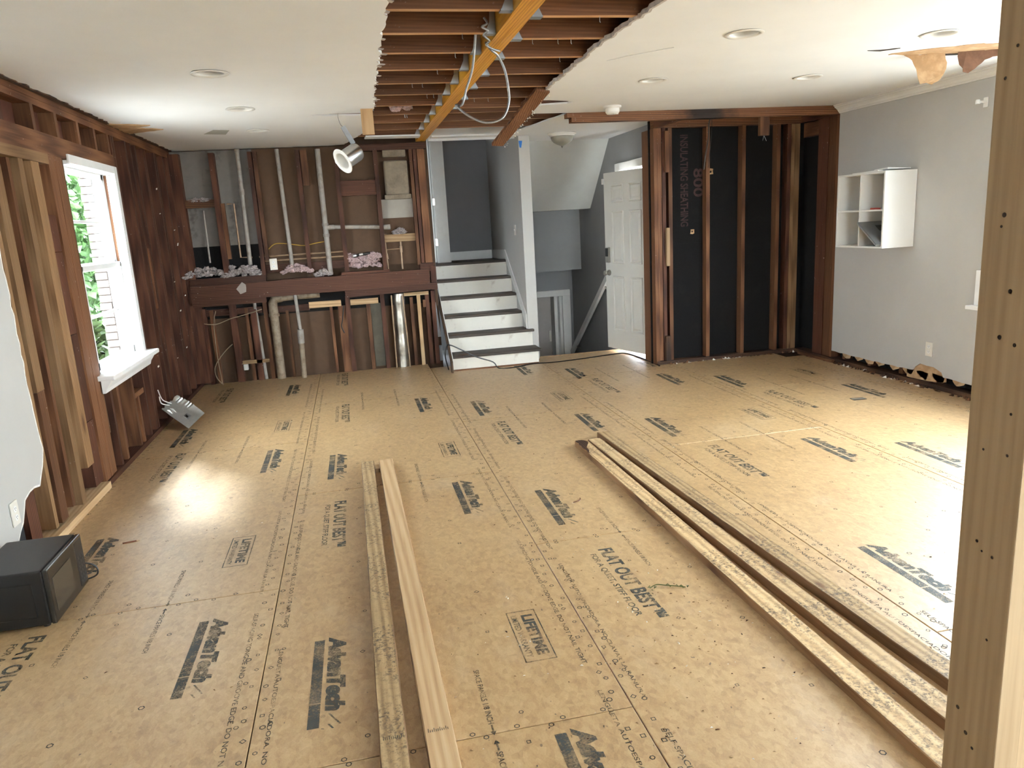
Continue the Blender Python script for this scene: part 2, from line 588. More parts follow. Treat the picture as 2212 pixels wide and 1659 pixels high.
def text_geo(s, size, bold=0.0, shear=0.0, spacing=1.0, fit=None, height=None, align='CENTER'):
    cu = bpy.data.curves.new('lettering', 'FONT')
    cu.body = s
    cu.size = size
    cu.offset = bold
    cu.shear = shear
    cu.space_character = spacing
    cu.align_x = align
    cu.align_y = 'CENTER'
    cu.resolution_u = 3
    o = bpy.data.objects.new('lettering', cu)
    COL.objects.link(o)
    dg = bpy.context.evaluated_depsgraph_get()
    me = bpy.data.meshes.new_from_object(o.evaluated_get(dg))
    V = [v.co.copy() for v in me.vertices]
    F = [tuple(p.vertices) for p in me.polygons]
    bpy.data.objects.remove(o, do_unlink=True)
    bpy.data.meshes.remove(me)
    bpy.data.curves.remove(cu)
    xs = [v.x for v in V]
    ys = [v.y for v in V]
    cx, cy = (min(xs) + max(xs)) / 2, (min(ys) + max(ys)) / 2
    kx = fit / (max(xs) - min(xs)) if fit else 1
    ky = height / (max(ys) - min(ys)) if height else kx
    return [((v.x - cx) * kx, (v.y - cy) * ky) for v in V], F

# ------------------------------------------------------------------ floor: strand-board panels with their print
floor = struct_empty('floor')
box('floor_joist_deck', -1.85, 4.75, -3.0, 8.18, -0.24, -0.024, 'char', floor)
SEAMS = [-1.70, -0.46, 0.746, 1.952, 3.158, 4.364, 4.70]
JOINTS = [[-3, -1.66, 0.78, 3.22, 5.66, 8.44], [-3, -0.44, 2.0, 4.44, 6.88, 8.44], [-3, -1.59, 0.85, 3.29, 5.73, 8.17],
          [-3, -0.36, 2.08, 4.52, 6.96, 8.19], [-3, -1.54, 0.90, 3.34, 5.78, 7.14], [-3, 0.4, 2.8, 5.2, 6.9]]
PANELS = []
for i in range(6):
    for j in range(len(JOINTS[i]) - 1):
        y0, y1 = JOINTS[i][j], JOINTS[i][j + 1]
        v, f = rbox(SEAMS[i] + 0.0019, SEAMS[i + 1] - 0.0019, y0 + 0.0016, y1 - 0.0016, -0.018, 0.0, 0.002, 1)
        p = obj('subfloor_panel', v, f, MATS['panel'], floor)
        PANELS.append((SEAMS[i], SEAMS[i + 1], y0, y1, p))

def panel_at(x, y):
    for a, b_, c, d, p in PANELS:
        if a <= x <= b_ and c <= y <= d:
            return p
    return PANELS[0][4]

def lay(geo, cx=0.0, cy=0.0):
    """lettering in reading frame -> floor: reads towards -Y, tops towards +X"""
    return [(cx + y, cy - x, 0.0) for x, y in geo[0]], geo[1]

def print_mesh(name, parts, mats):
    mb = MB()
    for (v, f), mi in parts:
        mb.add(v, f, mi)
    me = bpy.data.meshes.new(name)
    me.from_pydata(mb.v, [], mb.f)
    for m_ in mats:
        me.materials.append(m_)
    for p, i in zip(me.polygons, mb.mi):
        p.material_index = i
    me.update()
    return me

def rect(x0, x1, y0, y1):
    return [(x0, y0), (x1, y0), (x1, y1), (x0, y1)], [(0, 1, 2, 3)]

def frame_geo(w_, h_, t):
    o_ = [(-w_ / 2, -h_ / 2), (w_ / 2, -h_ / 2), (w_ / 2, h_ / 2), (-w_ / 2, h_ / 2)]
    i_ = [(x * (1 - 2 * t / w_), y * (1 - 2 * t / h_)) for x, y in o_]
    return o_ + i_, [(k, (k + 1) % 4, 4 + (k + 1) % 4, 4 + k) for k in range(4)]

def slant(x, y, l, t):
    return [(x, y), (x + l, y + l * 0.6), (x + l, y + l * 0.6 + t), (x, y + t)], [(0, 1, 2, 3)]

name_t = text_geo('AdvanTech', 0.1, bold=0.0075, shear=0.22, spacing=0.95, fit=0.47, height=0.068)
bar_t = text_geo('PERFORMANCE SUBFLOORING', 0.02, fit=0.40, height=0.012)
logo_parts = [(lay(name_t, 0.026, 0.03), 0), (lay(rect(-0.25, 0.148, -0.060, -0.022)), 0), (lay(rect(0.154, 0.282, -0.060, -0.022)), 0)]
logo_parts += [(lay(text_geo('\u00ae', 0.02, fit=0.016), -0.012, -0.225), 0)]
logo_parts += [(lay(slant(0.215 + 0.018 * k, 0.004 + 0.011 * (k % 3), 0.026, 0.007)), 1) for k in range(4)]
LOGO = print_mesh('logo_print', logo_parts, [MATS['ink'], MATS['ink_blue']])
SLOGAN = print_mesh('slogan_print', [(lay(text_geo('FLAT OUT BEST\u2122', 0.1, bold=0.0034, spacing=1.02, fit=0.66, height=0.072), 0.035), 0),
                                     (lay(text_geo('FOR A QUIET, STIFF FLOOR', 0.05, bold=0.0008, fit=0.58, height=0.034), -0.040, 0.0), 0)], [MATS['ink']])
WARRANTY = print_mesh('warranty_print', [(lay(frame_geo(0.36, 0.118, 0.0045)), 0), (lay(text_geo('LIFETIME', 0.06, bold=0.0026, fit=0.29, height=0.046), 0.018), 0),
                                         (lay(text_geo('LIMITED WARRANTY', 0.03, bold=0.0005, fit=0.30, height=0.024), -0.034), 0)], [MATS['ink']])
EDGE_ES = print_mesh('edge_print', [(lay(text_geo('LENG\u00dcETA AUTOESPACIADORA. NO CLAVAR LA RANURA', 0.03, bold=0.0003, fit=1.02, height=0.019)), 0)], [MATS['ink_faint']])
EDGE_EN = print_mesh('edge_print', [(lay(text_geo('SELF-SPACING TONGUE AND GROOVE EDGE. DO NOT NAIL TIGHT', 0.03, bold=0.0003, fit=1.10, height=0.018)), 0)], [MATS['ink_faint']])
ARROW = ([(0.0, 0.003), (0.0, -0.003), (0.03, -0.003), (0.03, -0.010), (0.05, 0.0), (0.03, 0.010), (0.03, 0.003)], [(0, 1, 2, 6), (3, 4, 5)])
SPACE = print_mesh('spacing_print', [(lay(text_geo('SPACE PANELS 1/8 INCH', 0.03, bold=0.0004, fit=0.30, height=0.020), 0, 0.215), 0), (lay(ARROW, 0, 0.06), 0),
                                     (lay(([(-x, y) for x, y in ARROW[0]], ARROW[1]), 0, -0.06), 0),
                                     (lay(text_geo('SPACE PANELS 1/8 INCH', 0.03, bold=0.0004, fit=0.30, height=0.020), 0, -0.215), 0)], [MATS['ink_faint']])
_sp = [([(0.0, 0.0)] + [(math.cos(2 * math.pi * k / 18) * 0.16, math.sin(2 * math.pi * k / 18) * 0.07) for k in range(18)], [(0, 1 + k, 1 + (k + 1) % 18) for k in range(18)])]

def stamp(name, me, x, y, rz=0.0, z=0.0006):
    p = panel_at(x, y)
    o = bpy.data.objects.new(name, me)
    COL.objects.link(o)
    o.parent = p
    o.location = Vector((x, y, z)) - WL[p.name]
    o.rotation_euler = (0, 0, rz)

for x, y in [(-0.702, 2.768), (-0.225, 2.465), (-0.678, 5.267), (-0.225, 4.957), (0.529, 4.075), (0.975, 3.757), (-0.700, 7.689), (0.972, 6.131),
             (1.691, 5.326), (2.155, 4.980), (2.141, 7.156), (2.872, 6.459), (3.325, 6.138), (2.916, 4.076), (3.399, 3.774), (2.195, 2.521), (4.122, 5.330),
             (0.505, 6.473), (0.526, 1.690), (-1.446, 6.182), (-1.421, 3.877), (1.685, 7.560), (3.36, 1.35), (2.90, 1.75), (1.70, 1.10)]:
    stamp('logo_print', LOGO, x, y, random.uniform(-0.01, 0.01))
for x, y in [(-0.237, 3.920), (0.999, 5.277), (1.012, 2.806), (2.217, 4.083), (3.382, 5.321), (2.180, 6.471), (-0.226, 7.989), (-0.213, 6.447),
             (-1.408, 5.373), (-1.440, 2.780), (-1.403, 7.737), (2.22, 1.30), (3.38, 2.55)]:
    stamp('slogan_print', SLOGAN, x, y, random.uniform(-0.01, 0.01))
for x, y in [(-0.695, 3.712), (0.528, 2.515), (0.545, 5.031), (-0.686, 6.220), (1.716, 6.224), (2.937, 5.022), (2.948, 7.214), (4.112, 6.172), (2.94, 2.60), (4.12, 2.9)]:
    stamp('warranty_print', WARRANTY, x, y, random.uniform(-0.01, 0.01))
for i in range(1, 5):
    sx = SEAMS[i]
    y = 0.9 + 0.35 * i
    k = 0
    while y < 7.4:
        if not (i >= 3 and y > 6.4):
            stamp('edge_print', (EDGE_ES, EDGE_EN)[k % 2], sx - 0.075, y)
            stamp('edge_print', (EDGE_EN, EDGE_ES)[k % 2], sx + 0.055, y - 0.28)
        y += 1.22
        k += 1
for a, b_, c, d, p in PANELS:
    if d > 7.3 or d < 1.5 or b_ - a < 0.6:
        continue
    for t in (0.36, 0.62):
        for yy in (c + 0.28 if c > 1 else None, d):
            if yy and yy < 7 and yy + 0.37 < 7.0:
                pass
        if d < 7.0:
            o_x = a + (b_ - a) * t
            stamp('spacing_print', SPACE, o_x, d - 0.02)

# nailing marks: rings, diamonds and squares in rows along the panel edges
def mark_ring(cx, cy, r, n, rot):
    V = []
    for rr in (r, r * 0.66):
        for k in range(n):
            a_ = rot + 2 * math.pi * k / n
            V.append((cx + rr * math.cos(a_), cy + rr * math.sin(a_), 0.0007))
    return V, [(k, (k + 1) % n, n + (k + 1) % n, n + k) for k in range(n)]

rk = random.Random(3)
for a, b_, c, d, p in PANELS:
    mb = MB()
    rows = [(a + 0.028, 0.09), (a + 0.05, 0.23), (b_ - 0.032, 0.10), (b_ - 0.052, 0.21)]
    if b_ - a > 0.6:
        rows += [(a + 0.36, 0.41), (a + 0.60, 0.33), (a + 0.84, 0.41)]
    for rx, st in rows:
        y = c + 0.03 + rk.uniform(0, 0.1)
        while y < d - 0.03:
            n, rot = rk.choice([(6, 0), (4, 0), (4, math.pi / 4), (6, 0.5)])
            mb.add(*mark_ring(rx + rk.uniform(-0.012, 0.012), y, rk.uniform(0.0085, 0.012), n, rot))
            y += st * rk.uniform(0.7, 1.4)
    x = a + 0.1
    while x < b_ - 0.06:
        for ye in (c + 0.012, d - 0.012):
            mb.add(*mark_ring(x, ye, 0.010, 6, 0.3))
        x += rk.uniform(0.13, 0.24)
    mb.build('nail_mark_print', MATS['ink_mark'], p)

# ------------------------------------------------------------------ ceiling: drywall, joists, beam
ceiling = struct_empty('ceiling')
LIGHTS = [(-0.659, 4.598), (-0.664, 5.841), (-0.677, 7.029), (2.122, 3.808), (3.332, 3.838), (2.141, 5.062), (3.317, 5.055)]
ZC = 2.44
left_edge = [(0.235, 1.2), (0.241, 3.24), (0.253, 4.22), (0.266, 5.31), (0.276, 6.17)]
out = [(-1.71, -3.0), (0.235, -3.0), (0.235, 1.2)] + ragged(left_edge, 0.014, 0.05, 1)[1:]
out += [(0.20, 6.19), (-0.02, 6.20), (-0.215, 6.215), (-0.05, 6.30), (0.22, 6.315), (0.275, 6.33)]
out += ragged([(0.275, 6.33), (0.262, 7.0), (0.211, 7.52), (0.11, 8.0), (0.05, 8.34), (-0.12, 8.42), (-0.7, 8.43), (-1.71, 8.43)], 0.010, 0.06, 2)[1:]
v, f = slab(out, [circle(x, y, 0.078) for x, y in LIGHTS[:3]], ZC, ZC + 0.013)
obj('ceiling_drywall', v, f, white_paint, ceiling)
right_edge = [(1.433, 1.2), (1.433, 3.23), (1.41, 4.01), (1.45, 5.19), (1.478, 5.66)]
out = [(4.62, -3.0), (4.62, 6.50), (3.2, 6.50)] + ragged([(3.2, 6.50), (2.2, 6.50), (1.66, 6.49)], 0.006, 0.08, 3)[1:]
out += [(1.58, 6.30), (1.56, 6.06), (1.80, 5.98), (1.834, 5.93), (1.76, 5.86), (1.60, 5.80), (1.50, 5.79)]
out += list(reversed(ragged(right_edge, 0.010, 0.045, 4)))
out += [(1.433, -3.0)]
v, f = slab(out, [circle(x, y, 0.078) for x, y in LIGHTS[3:]], ZC, ZC + 0.013)
obj('ceiling_drywall', v, f, white_paint, ceiling)
out = ragged([(3.11, 6.60), (3.11, 8.70), (1.99, 8.70), (1.88, 8.05), (1.74, 7.93), (1.80, 7.5), (1.87, 7.09), (1.95, 6.62)], 0.008, 0.08, 5)
v, f = slab(out, [], ZC, ZC + 0.013)
obj('ceiling_drywall', v, f, white_paint, ceiling)
v, f = slab([(3.11, 6.60), (4.62, 6.60), (4.62, 7.12), (3.11, 7.12)], [], ZC, ZC + 0.013)
obj('ceiling_drywall', v, f, white_paint, ceiling)
v, f = slab(ragged([(0.26, 7.74), (0.80, 7.78), (0.80, 7.98), (0.25, 7.93)], 0.006, 0.06, 6), [], ZC, ZC + 0.013)
obj('ceiling_drywall', v, f, white_paint, ceiling)
# the grey broken gypsum showing along the cut
mb = MB()
re_ = ragged(right_edge, 0.010, 0.045, 4)
for a_, b_ in zip(re_[:-1], re_[1:]):
    mb.add(*beam((a_[0] - 0.004, a_[1], ZC + 0.010), (b_[0] - 0.004, b_[1], ZC + 0.010), 0.014, 0.022))
mb.build('broken_gypsum_edge', gypsum, ceiling)
# loose torn paper and plaster crumbs on the left cut
mb = MB()
le_ = ragged(left_edge, 0.014, 0.05, 1)
for k, (a_, b_) in enumerate(zip(le_[:-1], le_[1:])):
    if a_[1] > 3.0 and random.random() < 0.4:
        s_ = random.choice((0.008, 0.012, 0.018, 0.03))
        V_ = [(a_[0] - 0.01, a_[1], ZC + 0.002), (a_[0] + s_, a_[1] + 0.005, ZC - 0.003), (a_[0] + s_ * 0.8, a_[1] + 0.05, ZC + 0.002), (b_[0] - 0.01, b_[1], ZC + 0.004)]
        V_ += [(x, y, z + 0.003) for x, y, z in V_]
        mb.add(V_, [(0, 3, 2, 1), (4, 5, 6, 7), (0, 1, 5, 4), (1, 2, 6, 5), (2, 3, 7, 6), (3, 0, 4, 7)])
mb.build('torn_drywall_paper', gypsum, ceiling)

box('floor_deck_above', -1.8, 4.7, -3.0, 9.2, 2.690, 2.72, 'old', ceiling)
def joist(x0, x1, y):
    # bottom edge kept clean by the drywall, paler still to paint in floor bounce
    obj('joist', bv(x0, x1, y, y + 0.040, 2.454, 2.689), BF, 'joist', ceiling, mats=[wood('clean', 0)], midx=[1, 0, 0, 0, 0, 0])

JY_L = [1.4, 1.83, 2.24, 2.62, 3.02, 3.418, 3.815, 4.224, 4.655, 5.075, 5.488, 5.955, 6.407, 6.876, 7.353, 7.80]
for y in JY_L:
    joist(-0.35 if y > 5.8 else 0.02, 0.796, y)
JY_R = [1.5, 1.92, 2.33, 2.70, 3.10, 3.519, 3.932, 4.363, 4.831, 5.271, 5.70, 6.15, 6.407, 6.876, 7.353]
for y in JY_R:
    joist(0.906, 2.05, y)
box('beam_ply', 0.800, 0.849, 0.9, 8.34, 2.442, 2.685, 'lvl', ceiling)
box('beam_ply', 0.853, 0.902, 0.9, 8.34, 2.445, 2.685, 'lvl', ceiling)
for side, ys in ((-1, JY_L), (1, JY_R)):
    for y in ys:
        if y < 2.9 or (side > 0 and y > 6.2):
            continue
        x = 0.798 if side < 0 else 0.904
        h = MB()
        x1 = x + side * 0.055
        h.box(min(x, x1), max(x, x1), y - 0.004, y + 0.044, 2.447, 2.4535)
        for yy in (y - 0.0045, y + 0.0415):
            V_ = [(x, yy, 2.447), (x1, yy, 2.447), (x + side * 0.030, yy, 2.50), (x + side * 0.022, yy, 2.62), (x, yy, 2.62)]
            V_ += [(a_, b_ + 0.003, c_) for a_, b_, c_ in V_]
            h.add(V_, [(0, 1, 2, 3, 4), (9, 8, 7, 6, 5)] + [(i, (i + 1) % 5, 5 + (i + 1) % 5, 5 + i) for i in range(5)])
        h.build('joist_hanger', galv, ceiling)
# bent nails left in the joist bottoms
for k in range(26):
    y = random.choice(JY_L[4:13] + JY_R[4:11])
    x = random.uniform(0.35, 0.76) if y in JY_L else random.uniform(0.95, 1.40)
    v, f = tube([(x, y + 0.02, 2.456), (x, y + 0.02, 2.432), (x + 0.004, y + 0.02, 2.428)], 0.0018, 5)
    obj('bent_nail', v, f, galv, ceiling)
rag_ = ragged([(-1.665, 4.0), (-1.668, 8.38)], 0.012, 0.05, 77)
v, f = slab([(-1.70, 8.40), (-1.70, 4.0)] + rag_, [], 2.4325, 2.4397)
obj('ragged_edge_gap', v, f, 'char', ceiling)  # dark slab paints the shaded gap along the torn edge
# insulation stuffed between joists
def fluff_clump(name, c, size, n, mat, parent=None, seed=0, full=False):
    """a ragged heap: lumps of different size crowded together, crumbs on top"""
    rnd = random.Random(seed)
    V_, F_ = [], []
    lumps = max(10, int((150 if full else 70) * size[0] / 0.2))
    for k in range(lumps):
        u_ = rnd.uniform(-1, 1)
        top_ = (1 - abs(u_) ** 2.2) * (0.55 + 0.45 * noise.noise(Vector((u_ * 3.1, seed, 0))))
        if full:
            top_ = 0.98
        q = Vector((c[0] + size[0] * u_, c[1] + rnd.uniform(-0.7, 0.7) * size[1], c[2] - size[2] + 2 * size[2] * max(0.05, top_) * rnd.uniform(0.1, 1.0)))
        s_ = rnd.uniform(0.016, 0.032)
        bm = bmesh.new()
        bmesh.ops.create_icosphere(bm, subdivisions=2, radius=1)
        b0 = len(V_)
        for vtx in bm.verts:
            p = vtx.co
            d = s_ * (0.85 + 0.6 * noise.noise(p * 1.9 + Vector((k, seed, 0))) + 0.35 * noise.noise(p * 5 + Vector((seed, k, 0))))
            V_.append((q.x + p.x * d * 1.3, q.y + p.y * d, q.z + p.z * d * 0.8))
        bm.verts.index_update()
        F_ += [tuple(b0 + x.index for x in f_.verts) for f_ in bm.faces]
        bm.free()
    nv = len(V_)
    for k in range(n):
        q = Vector(V_[rnd.randrange(nv)])
        s_ = rnd.uniform(0.003, 0.008)
        b0 = len(V_)
        for dx, dy, dz in ((1, 0, -.4), (-.6, .8, -.4), (-.6, -.8, -.4), (0, 0, 1)):
            V_.append((q.x + dx * s_, q.y + dy * s_, q.z + dz * s_))
        F_ += [(b0, b0 + 2, b0 + 1), (b0, b0 + 1, b0 + 3), (b0 + 1, b0 + 2, b0 + 3), (b0 + 2, b0, b0 + 3)]
    o = obj(name, V_, F_, mat, parent)
    o['kind'] = 'stuff'
    return o

o = fluff_clump('insulation_tuft', (0.520, 6.380, 2.545), (0.06, 0.03, 0.06), 300, fluff_pink, ceiling, 4)
o = fluff_clump('insulation_tuft', (0.472, 6.380, 2.556), (0.03, 0.03, 0.05), 200, fluff_pink, ceiling, 9)

# what is left of the top plate of the removed wall, with a stub of stud on it
SC = scorched()
box('top_plate', 1.95, 4.615, 6.50, 6.59, 2.401, 2.439, SC, ceiling)
box('top_plate', 1.99, 4.615, 6.502, 6.59, 2.362, 2.400, SC, ceiling)
box('stud_stub', 3.80, 3.895, 6.515, 6.553, 2.195, 2.361, 'mid', ceiling)
for k, (dx, dz) in enumerate(((0.02, -0.05), (-0.018, -0.045))):
    v, f = tube([(3.848, 6.53, 2.197), (3.848 + dx, 6.52, 2.197 + dz)], 0.002, 5)
    obj('bent_nail', v, f, galv, ceiling)
box('stud_stub', 0.180, 0.270, 5.98, 6.018, 2.255, 2.470, 'pale', ceiling)
box('old_plate_strip', -0.24, 0.26, 6.20, 6.31, 2.455, 2.480, 'old', ceiling)
box('slit_backing', 1.45, 1.95, 5.75, 6.10, 2.456, 2.475, 'old', ceiling)

# ------------------------------------------------------------------ wall_left: sheathing, studs, window opening
WY0, WY1, WZ0, WZ1 = 5.375, 6.345, 0.70, 2.09
v, f = slab([(-3.0, -0.2), (8.60, -0.2), (8.60, 2.70), (-3.0, 2.70)], [[(WY0, WZ0), (WY1, WZ0), (WY1, WZ1), (WY0, WZ1)]], -1.815, -1.792, 'yz')
wall_left = struct(obj('wall_left', v, f, red_fiber))
SX0, SX1 = -1.791, -1.700

def stud_l(name, y0, y1, z0, z1, kind, x1=SX1, x0=SX0):
    return box(name, x0, x1, y0, y1, z0, z1, kind, wall_left)

stud_l('top_plate', 4.0, 8.40, 2.401, 2.438, 'mid')
stud_l('top_plate', 4.0, 8.40, 2.362, 2.400, 'mid', -1.702)
stud_l('header', 4.05, 6.40, 2.095, 2.215, 'mid', -1.698)
stud_l('header_plate', 3.9, 5.05, 2.035, 2.094, 'pine', -1.694)
# new pale studs that fill an older opening
for y0, y1, kind, z0, z1, x1 in [(4.215, 4.255, 'pine', 0.06, 2.034, -1.704), (4.300, 4.395, 'pine', 0.80, 2.034, -1.700), (4.300, 4.395, 'mid', 0.06, 0.798, -1.702),
                                 (4.565, 4.605, 'mid', 0.06, 2.034, -1.735), (4.625, 4.690, 'pine', 0.03, 2.034, -1.702), (4.795, 4.905, 'pine', 0.22, 2.034, -1.700)]:
    stud_l('stud', y0, y1, z0, z1, kind, x1)
# blocks between studs
for y0, y1, z0, z1 in [(4.905, 5.056, 0.06, 0.47), (4.905, 5.056, 0.475, 1.02), (4.905, 5.056, 1.025, 1.52), (4.905, 5.056, 1.525, 1.74)]:
    stud_l('block', y0, y1, z0, z1, 'old', -1.712)
stud_l('stud', 5.060, 5.165, 0.04, 2.094, 'mid')
stud_l('stud', 5.170, 5.210, 0.04, 2.094, 'mid')
stud_l('stud', 5.214, 5.300, 0.04, 2.094, 'mid', -1.704)
stud_l('stud', 5.318, 5.350, 0.30, 2.094, 'char', -1.715)
# cripples above the header
for y0, kind in [(4.18, 'mid'), (4.50, 'old'), (4.93, 'mid'), (5.29, 'mid'), (5.68, 'mid'), (6.02, 'mid'), (6.33, 'mid')]:
    stud_l('cripple_stud', y0, y0 + 0.042, 2.216, 2.361, kind)
# studs beyond the window, dark red
for y0, y1, kind in [(6.400, 6.440, 'old'), (6.448, 6.488, 'old'), (6.78, 6.82, 'old'), (6.95, 6.99, 'old'), (7.100, 7.140, 'old'), (7.365, 7.405, 'old'), (7.42, 7.458, 'old'),
                     (7.745, 7.783, 'old'), (7.79, 7.826, 'old'), (8.05, 8.09, 'old'), (8.290, 8.330, 'old'), (8.34, 8.385, 'old')]:
    stud_l('stud', y0, y1, 0.04, 2.361, kind, random.uniform(-1.708, -1.698))
stud_l('stud_offcut', 6.992, 7.020, 0.98, 1.50, 'mid', -1.694)
# below the window
for y0, y1, kind, z1 in [(5.56, 5.60, 'mid', 0.62), (5.92, 5.96, 'mid', 0.60), (6.02, 6.06, 'mid', 0.40), (6.22, 6.26, 'old', 0.62), (5.42, 5.46, 'old', 0.62)]:
    stud_l('cripple_stud', y0, y1, 0.04, z1, kind)
box('block', SX0, -1.705, 5.96, 6.22, 0.395, 0.435, 'mid', wall_left)
box('rough_sill', SX0, -1.705, 5.352, 6.398, 0.600, 0.640, 'old', wall_left)
stud_l('sole_plate', 5.06, 8.40, 0.001, 0.038, 'old', -1.690)
stud_l('sole_plate', 3.72, 5.05, 0.001, 0.046, 'fresh', -1.672)
# grey drywall that still covers the near end
rag = ragged([(4.150, 2.438), (4.150, 1.51), (4.162, 1.185), (4.161, 0.826), (4.192, 0.518), (4.15, 0.44), (4.075, 0.355), (3.95, 0.365), (3.885, 0.345), (3.82, 0.25), (3.74, 0.19), (3.73, 0.06)], 0.008, 0.045, 11)
v, f = slab([(-3.0, 0.02), (-3.0, 2.438)] + rag + [(3.73, 0.02)], [], -1.699, -1.686, 'yz')
obj('drywall', v, f, grey_paint, wall_left)
mb = MB()
for a_, b_ in zip(rag[:-1], rag[1:]):
    mb.add(*beam((-1.6915, a_[0] + 0.004, a_[1]), (-1.6915, b_[0] + 0.004, b_[1]), 0.010, 0.013, (1, 0, 0)))
mb.build('broken_gypsum_edge', plain('white_gypsum', (0.72, 0.69, 0.64), 0.9, vary=0.2, scale=30), wall_left)
box('dark_backing', -1.790, -1.735, 3.55, 3.93, 0.06, 0.42, plain('dark_felt', (0.022, 0.022, 0.024), 0.9), wall_left)
stud_l('stud', 3.94, 4.06, 0.05, 0.9, 'old', -1.712)
# splinters and white paper scraps stuck on the studs
for k in range(11):
    y, z = random.uniform(6.5, 8.2), random.uniform(0.2, 2.2)
    s_ = random.uniform(0.006, 0.014)
    V_ = [(-1.697, y, z), (-1.690, y + s_, z + s_ * 0.4), (-1.688, y + s_ * 0.5, z + s_ * 1.6), (-1.697, y - s_ * 0.3, z + s_)]
    V_ += [(x - 0.003, y_, z_) for x, y_, z_ in V_]
    obj('paper_scrap', V_, [(0, 1, 2, 3), (7, 6, 5, 4), (0, 4, 5, 1), (1, 5, 6, 2), (2, 6, 7, 3), (3, 7, 4, 0)], plastic_ivory, wall_left)

# window_1 in the left wall
window_1 = struct_empty('window_1')
XO, XI = -1.800, -1.690
def wbox(name, y0, y1, z0, z1, x0, x1, mat=None, parent=None):
    vv, ff = rbox(x0, x1, y0, y1, z0, z1, 0.003, 1)
    return obj(name, vv, ff, mat or win_white, parent or window_1)
wbox('jamb', WY0, WY0 + 0.022, WZ0, WZ1, -1.83, -1.768)
wbox('jamb', WY1 - 0.022, WY1, WZ0, WZ1, -1.83, -1.70)
wbox('head_jamb', WY0, WY1, WZ1 - 0.025, WZ1, -1.83, -1.70)
wbox('casing', WY1 - 0.03, WY1 + 0.045, WZ0 - 0.01, WZ1 + 0.035, -1.700, -1.682)
wbox('casing', WY0, WY1 + 0.045, WZ1 - 0.02, WZ1 + 0.035, -1.700, -1.684)
wbox('parting_stop', WY1 - 0.048, WY1 - 0.022, WZ0 + 0.02, WZ1 - 0.03, -1.742, -1.722)
wbox('weathered_track', WY1 - 0.026, WY1 - 0.020, 1.42, WZ1 - 0.03, -1.768, -1.744, 'mid')
def sash(z0, z1, x0, x1, mun):
    s = struct_empty('sash')
    del s['kind']
    s.parent = window_1
    a_, b_ = WY0 + 0.022, WY1 - 0.024
    wbox('stile', a_, a_ + 0.045, z0, z1, x0, x1, parent=s)
    wbox('stile', b_ - 0.045, b_, z0, z1, x0, x1, parent=s)
    wbox('rail', a_, b_, z0, z0 + 0.055, x0, x1, parent=s)
    wbox('rail', a_, b_, z1 - 0.040, z1, x0, x1, parent=s)
    wbox('muntin', a_, b_, mun - 0.010, mun + 0.010, x0 + 0.004, x1 - 0.004, parent=s)
    xm = (x0 + x1) / 2
    for za, zb in ((z0 + 0.055, mun - 0.01), (mun + 0.01, z1 - 0.04)):
        box('pane', xm - 0.0015, xm + 0.0015, a_ + 0.045, b_ - 0.045, za, zb, MATS['glass'], s)
sash(1.375, 2.065, -1.806, -1.774, 1.712)
sash(0.715, 1.42, -1.770, -1.738, 1.072)
vv, ff = rbox(-1.80, -1.600, WY0 - 0.13, WY1 + 0.105, 0.672, 0.706, 0.008, 2)
obj('stool', vv, ff, win_white, window_1)
prof = [(-1.695, 0.672), (-1.630, 0.672), (-1.645, 0.645), (-1.668, 0.612), (-1.676, 0.585), (-1.695, 0.585)]
n_ = len(prof)
V_ = [(x, WY0 - 0.11, z) for x, z in prof] + [(x, WY1 + 0.085, z) for x, z in prof]
obj('apron', V_, [tuple(range(n_)), tuple(range(2 * n_ - 1, n_ - 1, -1))] + [(i, n_ + i, n_ + (i + 1) % n_, (i + 1) % n_) for i in range(n_)], win_white, window_1)

# ------------------------------------------------------------------ wall_back: plumbing wall of the upper floor with the open framing below
v, f = slab([(-1.80, -0.2), (0.93, -0.2), (0.93, 2.70), (-1.80, 2.70)], [], 8.505, 8.52, 'xz')
wall_back = struct(obj('wall_back', v, f, brown_board))
BY0, BY1 = 8.300, 8.395

def wb(name, x0, x1, z0, z1, kind, y0=BY0, y1=BY1):
    return box(name, x0, x1, y0, y1, z0, z1, kind, wall_back)

wb('wall_board', -1.70, -1.26, 1.47, 2.43, grey_board, 8.396, 8.408)
wb('wall_board', -1.26, -0.90, 1.47, 2.43, grey_board, 8.397, 8.409)
wb('black_felt', -1.70, -0.90, 1.10, 1.47, black_board, 8.400, 8.410)
wb('wall_board', -0.90, 0.74, 1.16, 2.43, brown_board, 8.396, 8.408)
wb('wall_board', 0.36, 0.72, 1.66, 1.86, plain('torn_white_drywall', (0.36, 0.33, 0.285), 0.9, vary=0.1, scale=5), 8.375, 8.394)
# upper studs
for x0, x1, z0, kind in [(-1.700, -1.655, 0.04, 'old'), (-1.655, -1.600, 0.04, 'old'), (-1.315, -1.262, 1.12, 'old'), (-0.935, -0.895, 1.12, 'old'), (-0.885, -0.845, 1.30, 'mid'),
                         (-0.462, -0.420, 1.12, 'old'), (-0.075, -0.030, 1.12, 'old'), (0.335, 0.378, 1.10, 'old'), (0.715, 0.748, 1.14, 'mid'), (0.757, 0.792, 1.16, 'old'), (0.80, 0.878, 1.16, 'mid')]:
    wb('stud', x0, x1, z0, 2.40, kind)
wb('block', -1.600, -1.315, 1.865, 1.945, 'mid', 8.33, 8.37)
wb('block', -0.412, -0.345, 2.04, 2.40, 'mid', 8.325, 8.39)
wb('block', -0.030, 0.335, 1.915, 2.07, 'old', 8.315, 8.39)
wb('block', 0.378, 0.715, 1.405, 1.485, 'pale', 8.345, 8.385)
wb('block', -1.262, -1.225, 1.33, 1.90, 'mid', 8.34, 8.38)
